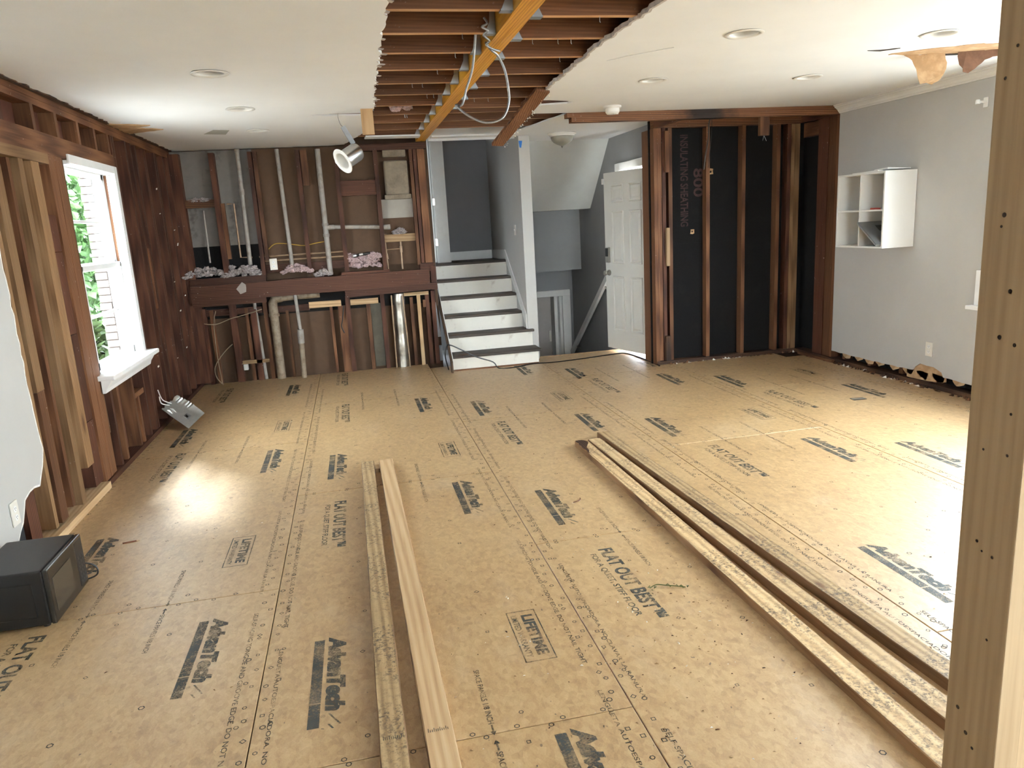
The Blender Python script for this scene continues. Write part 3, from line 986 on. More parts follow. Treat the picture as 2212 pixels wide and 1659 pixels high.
wb('ledger', -0.895, -0.075, 1.16, 1.245, 'old', 8.355, 8.392)
wb('sole_plate', -1.66, -0.90, 1.055, 1.145, 'old', 8.285, 8.39)
wb('sole_plate', -0.765, -0.26, 1.03, 1.085, 'old', 8.285, 8.39)
wb('sole_plate', -0.12, 0.40, 1.06, 1.115, 'old', 8.285, 8.39)
wb('post_block', 0.735, 0.885, 1.065, 1.155, 'old', 8.285, 8.39)
wb('post', 0.845, 0.905, 0.86, 1.12, 'old', 8.280, 8.38)
wb('top_plate', 0.05, 0.90, 2.365, 2.43, 'old', 8.29, 8.39)
# the rim beams of the upper floor
V_, F_ = beam((-1.66, 8.262, 0.988), (0.825, 8.262, 1.010), 0.042, 0.165, (0, 0, 1))
wbm = obj('rim_joist', V_, F_, 'old', wall_back)
V_, F_ = beam((-1.66, 8.275, 0.900), (-0.92, 8.275, 0.905), 0.040, 0.090)
obj('rim_plate', V_, F_, 'old', wall_back)
V_, F_ = beam((-0.10, 8.255, 0.880), (0.905, 8.255, 0.905), 0.044, 0.070)
obj('rim_plate', V_, F_, 'old', wall_back)
# the framing below it
LY0, LY1 = 8.405, 8.47
wb('dark_void', -1.60, 0.90, 0.70, 0.98, plain('cavity_shade_black', (0.012, 0.010, 0.009), 0.95), 8.490, 8.503)  # near-black sheet puts the darkness of the cavity into colour
for x0, x1, z1, kind in [(-1.62, -1.575, 0.82, 'old'), (-1.54, -1.50, 0.80, 'mid'), (-1.335, -1.265, 0.85, 'old'), (-1.18, -1.145, 0.80, 'mid'), (-1.12, -1.06, 0.78, 'old'),
                         (-0.985, -0.945, 0.87, 'mid'), (-0.755, -0.725, 0.74, 'mid'), (-0.285, -0.255, 0.745, 'mid'), (-0.195, -0.110, 0.745, 'mid'), (-0.110, -0.060, 0.84, 'old'),
                         (0.115, 0.155, 0.745, 'mid'), (0.275, 0.320, 0.84, 'old'), (0.60, 0.635, 0.78, 'mid'), (0.775, 0.815, 0.84, 'old'), (0.84, 0.885, 0.84, 'old')]:
    wb('stud', x0, x1, 0.0, z1, kind, LY0 + (0.02 if kind == 'mid' else 0), LY1 + 0.02)
wb('plate', -0.50, -0.155, 0.745, 0.812, 'pale', 8.405, 8.45)
wb('plate', -0.055, 0.250, 0.745, 0.806, 'pale', 8.405, 8.45)
wb('plate', -1.60, -1.0, 0.735, 0.805, 'old', 8.44, 8.49)
wb('plate', -0.84, -0.50, 0.72, 0.79, 'old', 8.44, 8.49)
wb('plate', 0.535, 0.815, 0.800, 0.836, 'fresh', 8.40, 8.46)
wb('stud', 0.680, 0.718, 0.0, 0.799, 'fresh', 8.40, 8.46)
wb('block', 0.745, 0.775, 0.66, 0.74, 'mid', 8.41, 8.46)
wb('block', -1.27, -0.985, 0.192, 0.228, 'pale', 8.405, 8.46)
wb('wall_board', 0.16, 0.275, 0.02, 0.74, plain('grey_green_back', (0.13, 0.115, 0.085), 0.85, vary=0.2), 8.480, 8.492)

# ------------------------------------------------------------------ stairs to the upper floor
stairs = struct_empty('stairs')
TZ = [0.166 + 0.186 * k for k in range(6)]
for k in range(6):
    yn = 7.83 + 0.25 * k
    xr = 1.955 if k == 0 else (1.945 if k == 1 else 1.876)
    z = TZ[k]
    if k < 5:
        vv, ff = rbox(0.962, xr, yn, yn + 0.285, z - 0.028, z, 0.010, 3)
        obj('tread', vv, ff, 'tread', stairs)
    else:
        vv, ff = rbox(0.95, 1.876, yn, yn + 0.10, z - 0.028, z, 0.010, 3)
        obj('landing_nosing', vv, ff, 'tread', stairs)
    xr2 = 1.925 if k < 2 else 1.876
    box('riser', 0.965, xr2, yn + 0.028, yn + 0.046, 0.012 if k == 0 else TZ[k - 1], z - 0.028, blotched('riser_white_paint', (0.72, 0.68, 0.60), (0.36, 0.27, 0.20), 0.5, 7, 0.60, 0.75, 0.5, 0.03, 6), stairs)
box('toe_strip', 0.975, 1.92, 7.842, 7.872, 0.0, 0.014, 'mid', stairs)
V_ = [(7.745, 0.0), (7.86, 0.0), (9.20, 1.06), (9.20, 1.26), (8.42, 0.70)]
v, f = slab([(7.745, 0.0), (7.80, 0.0), (7.86, 0.11), (9.10, 1.035), (9.10, 1.12), (8.35, 0.565), (7.745, 0.115)], [], 0.936, 0.954, 'yz')
obj('stringer_board', v, f, 'board', stairs)
v, f = slab([(7.78, 0.075), (7.83, 0.10), (9.08, 1.03), (9.08, 1.125), (8.35, 0.585), (7.78, 0.155)], [], 0.955, 0.962, 'yz')
obj('painted_edge', v, f, trim_white, stairs)
v, f = slab([(8.135, 0.355), (8.30, 0.50), (9.12, 1.10), (9.98, 1.09), (9.98, 1.195), (9.13, 1.215), (8.135, 0.52)], [], 1.866, 1.879, 'yz')
obj('skirt_board', v, f, trim_white, stairs)
for k, (x, y, z) in enumerate([(1.09, 7.90, TZ[0]), (1.07, 8.14, TZ[1]), (1.04, 8.40, TZ[2])]):
    rag_ = ragged([(x - 0.08, y), (x - 0.02, y - 0.035), (x + 0.10, y - 0.02), (x + 0.09, y + 0.01), (x, y + 0.045), (x - 0.08, y)], 0.006, 0.03, 40 + k)
    v, f = slab(rag_[:-1], [], z - 0.002, z + 0.0015)
    obj('splintered_patch', v, f, 'mid', stairs)
box('light_gap_panel', 0.895, 0.93, 8.46, 8.47, 0.02, 0.20, plain('pale_blue_gap_light', (0.50, 0.54, 0.60), 0.6), stairs)  # pale colour stands in for the lit gap beside the stairs
v, f = slab([(0.885, 0.30), (0.93, 0.30), (0.893, 0.70)], [], 8.46, 8.47, 'xz')
obj('light_gap_panel', v, f, plain('pale_blue_gap_light', (0.5, 0.54, 0.6), 0.6), stairs)

# ------------------------------------------------------------------ partition beside the stairs, foyer, upper hall, lower stairwell
v, f = slab([(8.12, 0.0), (8.12, 2.60), (8.30, 3.55), (10.1, 3.55), (10.1, -1.6), (8.22, -1.6), (8.22, 0.0)], [], 1.880, 2.000, 'yz')
wall_stair = struct(obj('wall_stair', v, f, grey_paint))
hall = struct_empty('wall_hall')
box('hall_floor', 0.93, 1.879, 9.16, 10.0, 1.04, 1.082, 'tread', hall)
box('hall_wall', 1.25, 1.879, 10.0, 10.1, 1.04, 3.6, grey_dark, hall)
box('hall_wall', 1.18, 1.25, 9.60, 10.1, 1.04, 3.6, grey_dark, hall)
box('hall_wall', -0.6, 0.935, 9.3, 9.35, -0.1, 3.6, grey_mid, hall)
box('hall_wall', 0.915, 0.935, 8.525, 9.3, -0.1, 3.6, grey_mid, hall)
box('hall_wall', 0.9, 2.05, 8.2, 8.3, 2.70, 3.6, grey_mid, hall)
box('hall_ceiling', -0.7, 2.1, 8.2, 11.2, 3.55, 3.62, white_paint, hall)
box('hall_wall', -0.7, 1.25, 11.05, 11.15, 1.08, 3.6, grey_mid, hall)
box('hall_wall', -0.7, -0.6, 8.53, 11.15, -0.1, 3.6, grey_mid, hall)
box('baseboard', 1.262, 1.866, 9.985, 9.999, 1.083, 1.195, trim_white, hall)
box('baseboard', 1.251, 1.262, 9.60, 9.985, 1.083, 1.195, trim_white, hall)
box('door_casing', 1.105, 1.18, 9.575, 9.60, 1.083, 3.2, trim_white, hall)
box('door_casing', 1.18, 1.25, 9.588, 9.60, 1.083, 3.3, trim_white, hall)
box('door_jamb', 1.085, 1.105, 9.58, 9.70, 1.083, 3.2, trim_white, hall)
box('header_drywall', 0.93, 2.0, 8.30, 8.34, 2.44, 2.72, white_paint, hall)
v, f = slab(ragged([(0.93, 7.93), (1.74, 7.95), (1.90, 8.04), (1.90, 8.10), (0.93, 8.08)], 0.008, 0.06, 21), [], 2.44, 2.453)
obj('torn_soffit_strip', v, f, white_paint, hall)

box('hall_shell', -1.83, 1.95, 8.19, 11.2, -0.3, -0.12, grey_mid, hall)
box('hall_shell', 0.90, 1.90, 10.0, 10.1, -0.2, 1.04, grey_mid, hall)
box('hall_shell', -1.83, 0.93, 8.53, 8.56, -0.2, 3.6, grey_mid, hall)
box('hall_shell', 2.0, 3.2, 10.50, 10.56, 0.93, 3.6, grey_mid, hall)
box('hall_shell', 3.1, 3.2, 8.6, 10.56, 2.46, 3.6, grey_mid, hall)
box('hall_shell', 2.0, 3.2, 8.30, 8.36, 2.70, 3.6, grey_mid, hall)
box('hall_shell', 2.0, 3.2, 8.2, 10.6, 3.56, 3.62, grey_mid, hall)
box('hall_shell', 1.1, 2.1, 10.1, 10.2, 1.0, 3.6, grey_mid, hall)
# open white door of the upper hall
hall_door = struct_empty('door_2')
DH = Vector((1.085, 9.64, 1.09))
DE = Vector((0.82, 10.36, 1.09))
dd = (DE - DH).normalized()
def dpt(t, n, z):
    nn = Vector((dd.y, -dd.x, 0))
    return tuple(DH + dd * t + nn * n + Vector((0, 0, z)))
V_ = [dpt(0, -0.018, 0), dpt(0.76, -0.018, 0), dpt(0.76, 0.018, 0), dpt(0, 0.018, 0), dpt(0, -0.018, 2.03), dpt(0.76, -0.018, 2.03), dpt(0.76, 0.018, 2.03), dpt(0, 0.018, 2.03)]
obj('door_leaf', V_, BF, trim_white, hall_door)
for z0, z1 in ((0.2, 0.8), (0.95, 1.5), (1.62, 1.92)):
    for t0, t1 in ((0.10, 0.34), (0.42, 0.66)):
        V_ = [dpt(t0, 0.018, z0), dpt(t1, 0.018, z0), dpt(t1, 0.024, z0), dpt(t0, 0.024, z0), dpt(t0, 0.018, z1), dpt(t1, 0.018, z1), dpt(t1, 0.024, z1), dpt(t0, 0.024, z1)]
        obj('door_panel', V_, BF, trim_white, hall_door)
for z in (1.30, 1.80):
    box('hinge', 1.068, 1.10, 9.56, 9.60, z, z + 0.09, nickel, hall_door)

# foyer: outer wall with the front door opening
FY0, FY1, FZ = 7.47, 8.33, 2.045
v, f = slab([(7.22, -1.6), (10.45, -1.6), (10.45, 2.70), (7.22, 2.70)], [[(FY0, 0.0), (FY1, 0.0), (FY1, FZ), (FY0, FZ)]], 3.100, 3.200, 'yz')
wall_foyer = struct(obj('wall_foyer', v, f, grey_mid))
vv, ff = rbox(3.072, 3.10, FY0 - 0.03, FY1 + 0.10, FZ, FZ + 0.085, 0.006, 1)
obj('door_head_casing', vv, ff, trim_white, wall_foyer)
vv, ff = rbox(3.075, 3.10, FY1, FY1 + 0.075, 0.0, FZ, 0.006, 1)
obj('door_side_casing', vv, ff, trim_white, wall_foyer)
box('door_stop', 3.10, 3.19, FY1 - 0.02, FY1, 0.0, FZ, trim_white, wall_foyer)
box('threshold', 3.09, 3.22, FY0, FY1, -0.02, 0.004, alu, wall_foyer)
box('floor_edge_strip', 1.99, 3.10, 8.19, 8.215, -0.05, 0.004, 'pale', wall_foyer)
# the sloping soffit under the upper stairs
soffit = struct(obj('wall_soffit', [(2.0, 8.67, 2.44), (3.1, 8.67, 2.44), (3.1, 9.45, 1.66), (2.0, 9.45, 1.66), (2.0, 9.93, 1.66), (3.1, 9.93, 1.66), (2.0, 9.93, 2.6), (3.1, 9.93, 2.6), (2.0, 8.67, 2.6), (3.1, 8.67, 2.6)],
                    [(0, 1, 2, 3), (3, 2, 5, 4), (4, 5, 7, 6), (8, 9, 1, 0), (6, 7, 9, 8), (0, 3, 4, 6, 8), (1, 9, 7, 5, 2)], soffit_paint))
box('lower_face', 2.0, 3.1, 9.93, 9.99, 0.855, 1.66, grey_mid, soffit)
box('lower_ceiling', 2.0, 3.1, 9.99, 10.42, 0.855, 0.92, grey_mid, soffit)
low = struct_empty('wall_stairwell')
v, f = slab([(1.95, -1.6), (3.15, -1.6), (3.15, 0.92), (1.95, 0.92)], [[(2.20, -1.52), (2.955, -1.52), (2.955, 0.475), (2.20, 0.475)]], 10.40, 10.48, 'xz')
obj('stairwell_wall', v, f, grey_mid, low)
v, f = slab([(8.22, -1.6), (10.40, -1.6), (10.40, 0.9), (9.4, 0.9), (9.4, 0.0), (8.22, 0.0)], [], 1.98, 2.000, 'yz')
obj('stairwell_wall', v, f, grey_mid, low)
box('stairwell_floor', 1.95, 3.1, 8.2, 12.4, -1.66, -1.52, 'tread', low)
box('stairwell_face', 1.99, 3.10, 8.195, 8.215, -1.6, -0.03, grey_mid, low)
for k in range(7):
    box('lower_step', 2.001, 3.099, 8.22 + 0.25 * k, 8.48 + 0.25 * k, -0.40 - 0.16 * k, -0.186 * (k + 1), 'tread', low)
vv, ff = rbox(2.935, 3.055, 10.375, 10.40, -1.52, 0.53, 0.006, 1)
obj('door_casing', vv, ff, trim_white, low)
vv, ff = rbox(2.10, 3.055, 10.372, 10.40, 0.455, 0.545, 0.006, 1)
obj('door_casing', vv, ff, trim_white, low)
for x0, x1 in ((2.90, 2.955), (2.82, 2.868)):
    box('door_jamb', x0, x1, 10.42, 10.52 + (2.96 - x1), -1.52, 0.475, trim_white, low)
box('far_room_wall', 1.6, 3.4, 12.3, 12.4, -1.6, 1.0, plain('far_beige_paint', (0.42, 0.38, 0.34), 0.6), low)
box('far_room_wall', 3.3, 3.4, 10.48, 12.3, -1.6, 1.0, grey_mid, low)
box('far_room_wall', 1.6, 1.7, 10.48, 12.3, -1.6, 1.0, grey_mid, low)
box('far_room_ceiling', 1.6, 3.4, 10.48, 12.4, 0.92, 1.0, white_paint, low)
lower_door = struct_empty('door_3')
box('door_leaf', 2.20, 2.80, 10.56, 10.60, -1.51, 0.47, plain('lower_door_beige', (0.42, 0.385, 0.35), 0.5), lower_door)
box('handle', 2.755, 2.79, 10.53, 10.56, -0.22, -0.06, plastic_ivory, lower_door)
box('latch', 2.42, 2.45, 10.54, 10.56, 0.24, 0.36, plastic_black, lower_door)
box('latch', 2.47, 2.488, 10.54, 10.56, 0.20, 0.36, plastic_black, lower_door)
v, f = tube([(2.475, 10.545, 0.20), (2.50, 10.54, 0.15), (2.54, 10.54, 0.20), (2.57, 10.54, 0.36), (2.575, 10.545, 0.46)], 0.005, 6, 4)
obj('chain', v, f, dark_metal, lower_door)
handrail = thing('handrail', 'pale flat handrail sloping down the grey stairwell wall', 'handrail', (3.05, 9.6, 0.0))
v, f = beam((3.045, 8.60, 0.890), (3.045, 10.36, -0.386), 0.035, 0.075)
obj('rail', v, f, trim_white, handrail)
for t in (8.8, 10.1):
    z = 0.89 - (t - 8.6) * 0.725
    v, f = tube([(3.10, t, z - 0.08), (3.06, t, z - 0.075), (3.045, t, z - 0.03)], 0.008, 6)
    obj('bracket', v, f, nickel, handrail)

# front door: white six-panel leaf standing ajar
front_door = struct_empty('door_1')
H0 = Vector((3.085, 7.445, 0.0))
H1 = Vector((2.860, 8.225, 0.0))
du = (H1 - H0).normalized()
dn = Vector((-du.y, du.x, 0))
if dn.y > 0 and dn.x > 0:
    dn = -dn
dn = Vector((-abs(du.y), -abs(du.x), 0)) if True else dn
def fd(t, n, z):
    return tuple(H0 + du * t + dn * n + Vector((0, 0, z)))
def fbox(name, t0, t1, n0, n1, z0, z1, mat):
    V_ = [fd(t0, n0, z0), fd(t1, n0, z0), fd(t1, n1, z0), fd(t0, n1, z0), fd(t0, n0, z1), fd(t1, n0, z1), fd(t1, n1, z1), fd(t0, n1, z1)]
    return obj(name, V_, BF, mat, front_door)
W = 0.812
fbox('door_leaf', 0, W, -0.044, -0.006, 0.040, 2.02, door_white)
def raised(t0, t1, z0, z1):
    a_ = [(t0, z0), (t1, z0), (t1, z1), (t0, z1)]
    def ins(d):
        return [(t0 + d, z0 + d), (t1 - d, z0 + d), (t1 - d, z1 - d), (t0 + d, z1 - d)]
    V_, F_ = [], []
    rings = [(0.0, -0.007), (0.005, 0.003), (0.013, 0.003), (0.022, -0.0056), (0.032, -0.0056), (0.052, 0.001)]
    for d, n in rings:
        V_ += [fd(t, n, z) for t, z in ins(d)]
    for i in range(len(rings) - 1):
        for k in range(4):
            F_.append((i * 4 + k, i * 4 + (k + 1) % 4, (i + 1) * 4 + (k + 1) % 4, (i + 1) * 4 + k))
    b0 = (len(rings) - 1) * 4
    F_.append((b0, b0 + 1, b0 + 2, b0 + 3))
    obj('door_panel', V_, F_, door_white, front_door)
for t0, t1 in ((0.135, 0.355), (0.455, 0.675)):
    raised(t0, t1, 0.255, 0.88)
    raised(t0, t1, 1.02, 1.60)
    raised(t0, t1, 1.69, 1.885)
for z in (0.26, 1.03, 1.80):
    fbox('hinge', -0.022, 0.004, -0.012, 0.004, z, z + 0.10, dark_metal)
kc = Vector(fd(0.745, 0.0, 0.915))
def along(profile, c, axis, n=16):
    ax = axis.normalized()
    s_ = ax.cross(Vector((0, 0, 1))).normalized() if abs(ax.z) < 0.95 else Vector((1, 0, 0))
    u_ = s_.cross(ax)
    V_, F_ = [], []
    for r, d in profile:
        for k in range(n):
            a_ = 2 * math.pi * k / n
            V_.append(tuple(c + ax * d + s_ * r * math.cos(a_) + u_ * r * math.sin(a_)))
    for i in range(len(profile) - 1):
        for k in range(n):
            F_.append((i * n + k, (i + 1) * n + k, (i + 1) * n + (k + 1) % n, i * n + (k + 1) % n))
    F_.append(tuple(range(n)))
    F_.append(tuple(range(len(profile) * n - 1, (len(profile) - 1) * n - 1, -1)))
    return V_, F_
v, f = along([(0.033, -0.006), (0.033, 0.004), (0.014, 0.010), (0.012, 0.030), (0.026, 0.040), (0.030, 0.055), (0.024, 0.068), (0.008, 0.072)], kc, dn)
obj('door_knob', v, f, nickel, front_door, smooth=True)
fbox('keypad_lock', 0.720, 0.782, -0.006, 0.022, 1.03, 1.20, nickel)
fbox('keypad_face', 0.728, 0.774, 0.022, 0.026, 1.10, 1.192, plastic_black)
fbox('alarm_sensor', 0.80, 0.83, -0.03, 0.012, 1.90, 1.96, plastic_white)
fbox('edge_strip', W, W + 0.003, -0.044, -0.006, 0.040, 2.02, nickel)

# ------------------------------------------------------------------ wall_closet: stripped closet with black sheathing
v, f = slab([(3.00, -0.1), (4.80, -0.1), (4.80, 2.70), (3.00, 2.70)], [], 7.225, 7.25, 'xz')
wall_closet = struct(obj('wall_closet', v, f, black_board))
def wc(name, x0, x1, z0, z1, kind, y0=7.130, y1=7.218):
    return box(name, x0, x1, y0, y1, z0, z1, kind, wall_closet)
wc('sheathing_panel', 3.05, 4.70, 0.04, 1.230, black_board, 7.219, 7.224)
wc('sheathing_panel', 3.05, 4.70, 1.234, 2.40, black_board, 7.219, 7.224)
for x0, x1, kind, z0 in [(3.050, 3.092, 'mid', 0.04), (3.098, 3.135, 'old', 0.04), (3.165, 3.205, 'mid', 0.04), (3.572, 3.611, 'mid', 0.04), (3.964, 4.003, 'mid', 0.04),
                         (4.352, 4.391, 'mid', 0.04), (4.470, 4.510, 'old', 0.04), (4.515, 4.553, 'pine', 0.04), (4.557, 4.612, 'pine', 0.04)]:
    wc('stud', x0, x1, z0, 2.361, kind, 7.130 + random.uniform(0, 0.006))
wc('king_stud', 3.012, 3.048, 0.0, 2.361, 'mid', 7.135, 7.44)
wc('block', 3.118, 3.160, 1.94, 2.33, 'mid', 7.10, 7.16)
wc('block', 3.125, 3.158, 1.02, 1.40, 'pale', 7.098, 7.13)
wc('block', 3.105, 3.160, 0.04, 0.30, 'char', 7.095, 7.16)
wc('top_plate', 3.012, 4.62, 2.362, 2.40, 'mid')
wc('top_plate', 3.012, 4.62, 2.401, 2.438, 'mid')
box('side_top_plate', 3.012, 3.06, 6.595, 7.128, 2.362, 2.438, 'old', wall_closet)
wc('sole_plate', 3.02, 4.62, 0.001, 0.036, 'char', 7.125)
mb = MB()
rk = random.Random(12)
for k in range(60):
    x = rk.uniform(3.1, 4.6)
    s_ = rk.uniform(0.012, 0.05)
    y = 7.085 + rk.uniform(0, 0.05)
    h_ = rk.uniform(0.006, 0.03)
    mb.add([(x, y, 0.0), (x + s_, y + rk.uniform(-.01, .01), 0.0), (x + s_ * 0.6, y + 0.03, 0.0), (x + s_ * 0.4, y + 0.012, h_)], [(0, 2, 1), (0, 1, 3), (1, 2, 3), (2, 0, 3)], rk.choice([0, 0, 1, 2]))
o = mb.build('plaster_crumbs', wood('char', 0), wall_closet, mats=[plain('white_gypsum', (0.72, 0.69, 0.64)), wood('mid', 0)])
o['kind'] = 'stuff'
SHEATH = print_mesh('sheathing_print', [(([(y, 0.0, -x) for x, y in g[0]], g[1]), 0) for g in [text_geo('INSULATING SHEATHING', 0.1, bold=0.002, fit=0.90, height=0.085)]] +
                    [(([(y + 0.155, 0.0, -x - 0.02) for x, y in g[0]], g[1]), 0) for g in [text_geo('800', 0.1, bold=0.002, fit=0.28, height=0.11)]],
                    [plain('faded_red_print', (0.050, 0.022, 0.020), 0.8, vary=0.4, scale=30)])
o = bpy.data.objects.new('sheathing_print', SHEATH)
COL.objects.link(o)
o.parent = wall_closet
o.location = Vector((3.372, 7.2182, 1.850)) - WL[wall_closet.name]
for x, z, s_ in ((3.66, 1.93, 0.028), (3.455, 1.345, 0.022)):
    rag_ = ragged([(x - s_, z - s_), (x + s_, z - s_ * 0.8), (x + s_, z + s_), (x - s_ * 0.7, z + s_), (x - s_, z - s_)], 0.007, 0.02, int(x * 100))
    v, f = slab(rag_[:-1], [[(x - s_ * .4, z - s_ * .4), (x + s_ * .4, z - s_ * .3), (x + s_ * .4, z + s_ * .4), (x - s_ * .3, z + s_ * .4)]], 7.212, 7.2185, 'xz')
    obj('torn_fibre_hole', v, f, kraft, wall_closet)

# ------------------------------------------------------------------ wall_right: grey drywall, window, open framing at the far end
RY0, RY1, RZ0, RZ1 = 1.50, 4.62, 0.735, 2.18
v, f = slab([(-3.0, -0.1), (7.25, -0.1), (7.25, 2.70), (-3.0, 2.70)], [[(RY0, RZ0), (RY1, RZ0), (RY1, RZ1), (RY0, RZ1)]], 4.715, 4.74, 'yz')
wall_right = struct(obj('wall_right', v, f, black_board))
bot = ragged([(6.495, 0.108), (6.25, 0.107), (6.0, 0.105), (5.7, 0.108), (5.42, 0.112), (5.38, 0.118), (5.36, 0.150), (5.30, 0.185), (5.22, 0.178), (5.15, 0.180), (5.06, 0.150), (5.04, 0.112), (4.78, 0.108), (4.2, 0.108), (-3.0, 0.108)], 0.004, 0.06, 31)
v, f = slab([(-3.0, 2.438), (6.495, 2.438)] + bot, [[(RY0, RZ0), (RY1, RZ0), (RY1, RZ1), (RY0, RZ1)]], 4.610, 4.623, 'yz')
obj('drywall', v, f, grey_paint, wall_right)
def wr(name, y0, y1, z0, z1, kind, x0=4.624, x1=4.714):
    return box(name, x0, x1, y0, y1, z0, z1, kind, wall_right)
for y0 in (0.2, 1.0, 1.9, 4.70, 5.12, 5.52, 5.93, 6.30):
    wr('stud', y0, y0 + 0.04, 0.05, 2.361, 'mid')
wr('stud', 6.500, 6.540, 0.04, 2.361, 'mid', 4.612)
wr('stud', 6.545, 6.655, 0.04, 2.361, 'mid', 4.614)
wr('stud', 6.672, 6.835, 0.04, 2.361, 'old', 4.622)
wr('block', 6.838, 7.128, 2.22, 2.36, 'mid', 4.65)
wr('top_plate', 6.50, 7.128, 2.362, 2.438, 'old', 4.614)
wr('sole_plate', -3.0, 7.128, 0.001, 0.038, 'char', 4.600)
wr('sole_strip', 6.42, 7.0, 0.001, 0.030, 'mid', 4.560, 4.598)
rag_ = ragged([(5.46, 0.042), (5.46, 0.20), (5.02, 0.20), (5.02, 0.075), (5.10, 0.060), (5.25, 0.046), (5.46, 0.042)], 0.003, 0.04, 33)
v, f = slab(rag_[:-1], [], 4.6235, 4.628, 'yz')
obj('torn_kraft_backing', v, f, kraft, wall_right)
for k in range(9):
    y = 6.3 - 0.17 * k + random.uniform(-0.05, 0.05)
    rag_ = ragged([(y - 0.07, 0.118), (y - 0.05, 0.075 + random.uniform(-0.02, 0.02)), (y + 0.02, 0.065), (y + 0.06, 0.095), (y + 0.07, 0.118), (y - 0.07, 0.118)], 0.005, 0.02, 50 + k)
    v, f = slab(rag_[:-1], [], 4.6235, 4.627, 'yz')
    obj('torn_kraft_backing', v, f, kraft, wall_right)
mb = MB()
rk = random.Random(22)
for k in range(120):
    y = rk.uniform(4.6, 6.9)
    s_ = rk.uniform(0.015, 0.06)
    x = 4.585 + rk.uniform(-0.035, 0.02)
    h_ = rk.uniform(0.006, 0.028)
    mb.add([(x, y, 0.0), (x + rk.uniform(-.01, .01), y + s_, 0.0), (x + 0.03, y + s_ * 0.6, 0.0), (x + 0.012, y + s_ * 0.4, h_)], [(0, 1, 2), (0, 3, 1), (1, 3, 2), (2, 3, 0)], rk.choice([0, 0, 0, 0, 0, 1, 2, 2]))
o = mb.build('plaster_crumbs', wood('char', 1), wall_right, mats=[plain('white_gypsum', (0.72, 0.69, 0.64)), wood('mid', 1)])
o['kind'] = 'stuff'
# crown moulding
prof = [(4.609, 2.366), (4.598, 2.366), (4.596, 2.376), (4.588, 2.382), (4.578, 2.398), (4.560, 2.412), (4.548, 2.418), (4.546, 2.428), (4.536, 2.431), (4.536, 2.4395), (4.609, 2.4395)]
n_ = len(prof)
V_ = [(x, 6.495, z) for x, z in prof] + [(x, -3.0, z) for x, z in prof]
trim_1 = struct(obj('trim_1', V_, [tuple(range(n_ - 1, -1, -1)), tuple(range(n_, 2 * n_))] + [(i, (i + 1) % n_, n_ + (i + 1) % n_, n_ + i) for i in range(n_)], trim_white))
window_2 = struct_empty('window_2')
def w2(name, y0, y1, z0, z1, x0, x1, mat=None):
    vv, ff = rbox(x0, x1, y0, y1, z0, z1, 0.003, 1)
    return obj(name, vv, ff, mat or win_white, window_2)
w2('casing', RY1, RY1 + 0.09, RZ0 - 0.02, RZ1 + 0.09, 4.588, 4.610)
w2('casing', RY0 - 0.09, RY0, RZ0 - 0.02, RZ1 + 0.09, 4.588, 4.610)
w2('casing', RY0, RY1, RZ1, RZ1 + 0.09, 4.588, 4.610)
w2('stool', RY0 - 0.10, 4.81, RZ0 - 0.035, RZ0 - 0.005, 4.55, 4.609)
w2('casing_stub', 4.70, 4.772, RZ0 - 0.004, 0.995, 4.590, 4.609)
for y in (RY0, (RY0 + RY1) / 2 - 0.03, RY1 - 0.05):
    w2('stile', y, y + (0.05 if y != (RY0 + RY1) / 2 - 0.03 else 0.06), RZ0, RZ1, 4.64, 4.74)
for z in (RZ0, 1.40, RZ1 - 0.05):
    w2('rail', RY0 + 0.05, RY1 - 0.05, z, z + 0.05, 4.66, 4.73)
for y0, y1 in ((RY0 + 0.05, (RY0 + RY1) / 2 - 0.03), ((RY0 + RY1) / 2 + 0.03, RY1 - 0.05)):
    for z0, z1 in ((RZ0 + 0.05, 1.40), (1.45, RZ1 - 0.05)):
        box('pane', 4.694, 4.697, y0, y1, z0, z1, MATS['glass'], window_2)

# ------------------------------------------------------------------ rear wall of the room the photo is taken from, with an unseen glazed opening added for light
v, f = slab([(-1.85, -0.1), (4.75, -0.1), (4.75, 2.70), (-1.85, 2.70)], [[(0.4, 0.75), (2.6, 0.75), (2.6, 2.10), (0.4, 2.10)]], -3.05, -2.98, 'xz')
wall_rear = struct(obj('wall_rear', v, f, grey_paint))
for x in (0.4, 1.47, 2.54):
    box('added_mullion', x, x + 0.06, -3.04, -2.99, 0.75, 2.10, win_white, wall_rear)
for x in (0.46, 1.53):
    box('pane', x, x + 1.01, -3.02, -3.016, 0.75, 2.10, MATS['glass'], wall_rear)  # glazing of the added opening

# ------------------------------------------------------------------ outside: ground, brick corner and ivy seen through the left window
ground = obj('ground', bv(-30, 30, -30, 40, -0.75, -0.70), BF, blotched('pale_patio', (0.36, 0.34, 0.31), (0.26, 0.25, 0.22), 0.8, 3, 0.4, 0.7, 0.9, 0.3, 40))
struct(ground)
wall_outside = struct(box('wall_outside', -2.63, -1.83, 8.66, 8.76, -0.7, 3.0, plain('pale_mortar', (0.16, 0.15, 0.14), 0.9)))
brick_m = plain('weathered_pale_brick', (0.085, 0.066, 0.056), 0.85, 0, 0.35, 8, 0.3, 40)
proto = None
for r_ in range(44):
    if proto is None:
        vv, ff = rbox(-2.645, -2.525, 8.625, 8.70, -0.65, -0.576, 0.004, 1)
        proto = obj('brick', vv, ff, brick_m, wall_outside)
    else:
        o = proto.copy()
        COL.objects.link(o)
        o.location = proto.location + Vector((random.uniform(-0.003, 0.003) - (0.006 if r_ % 2 else 0), random.uniform(-0.004, 0.004), r_ * 0.080))
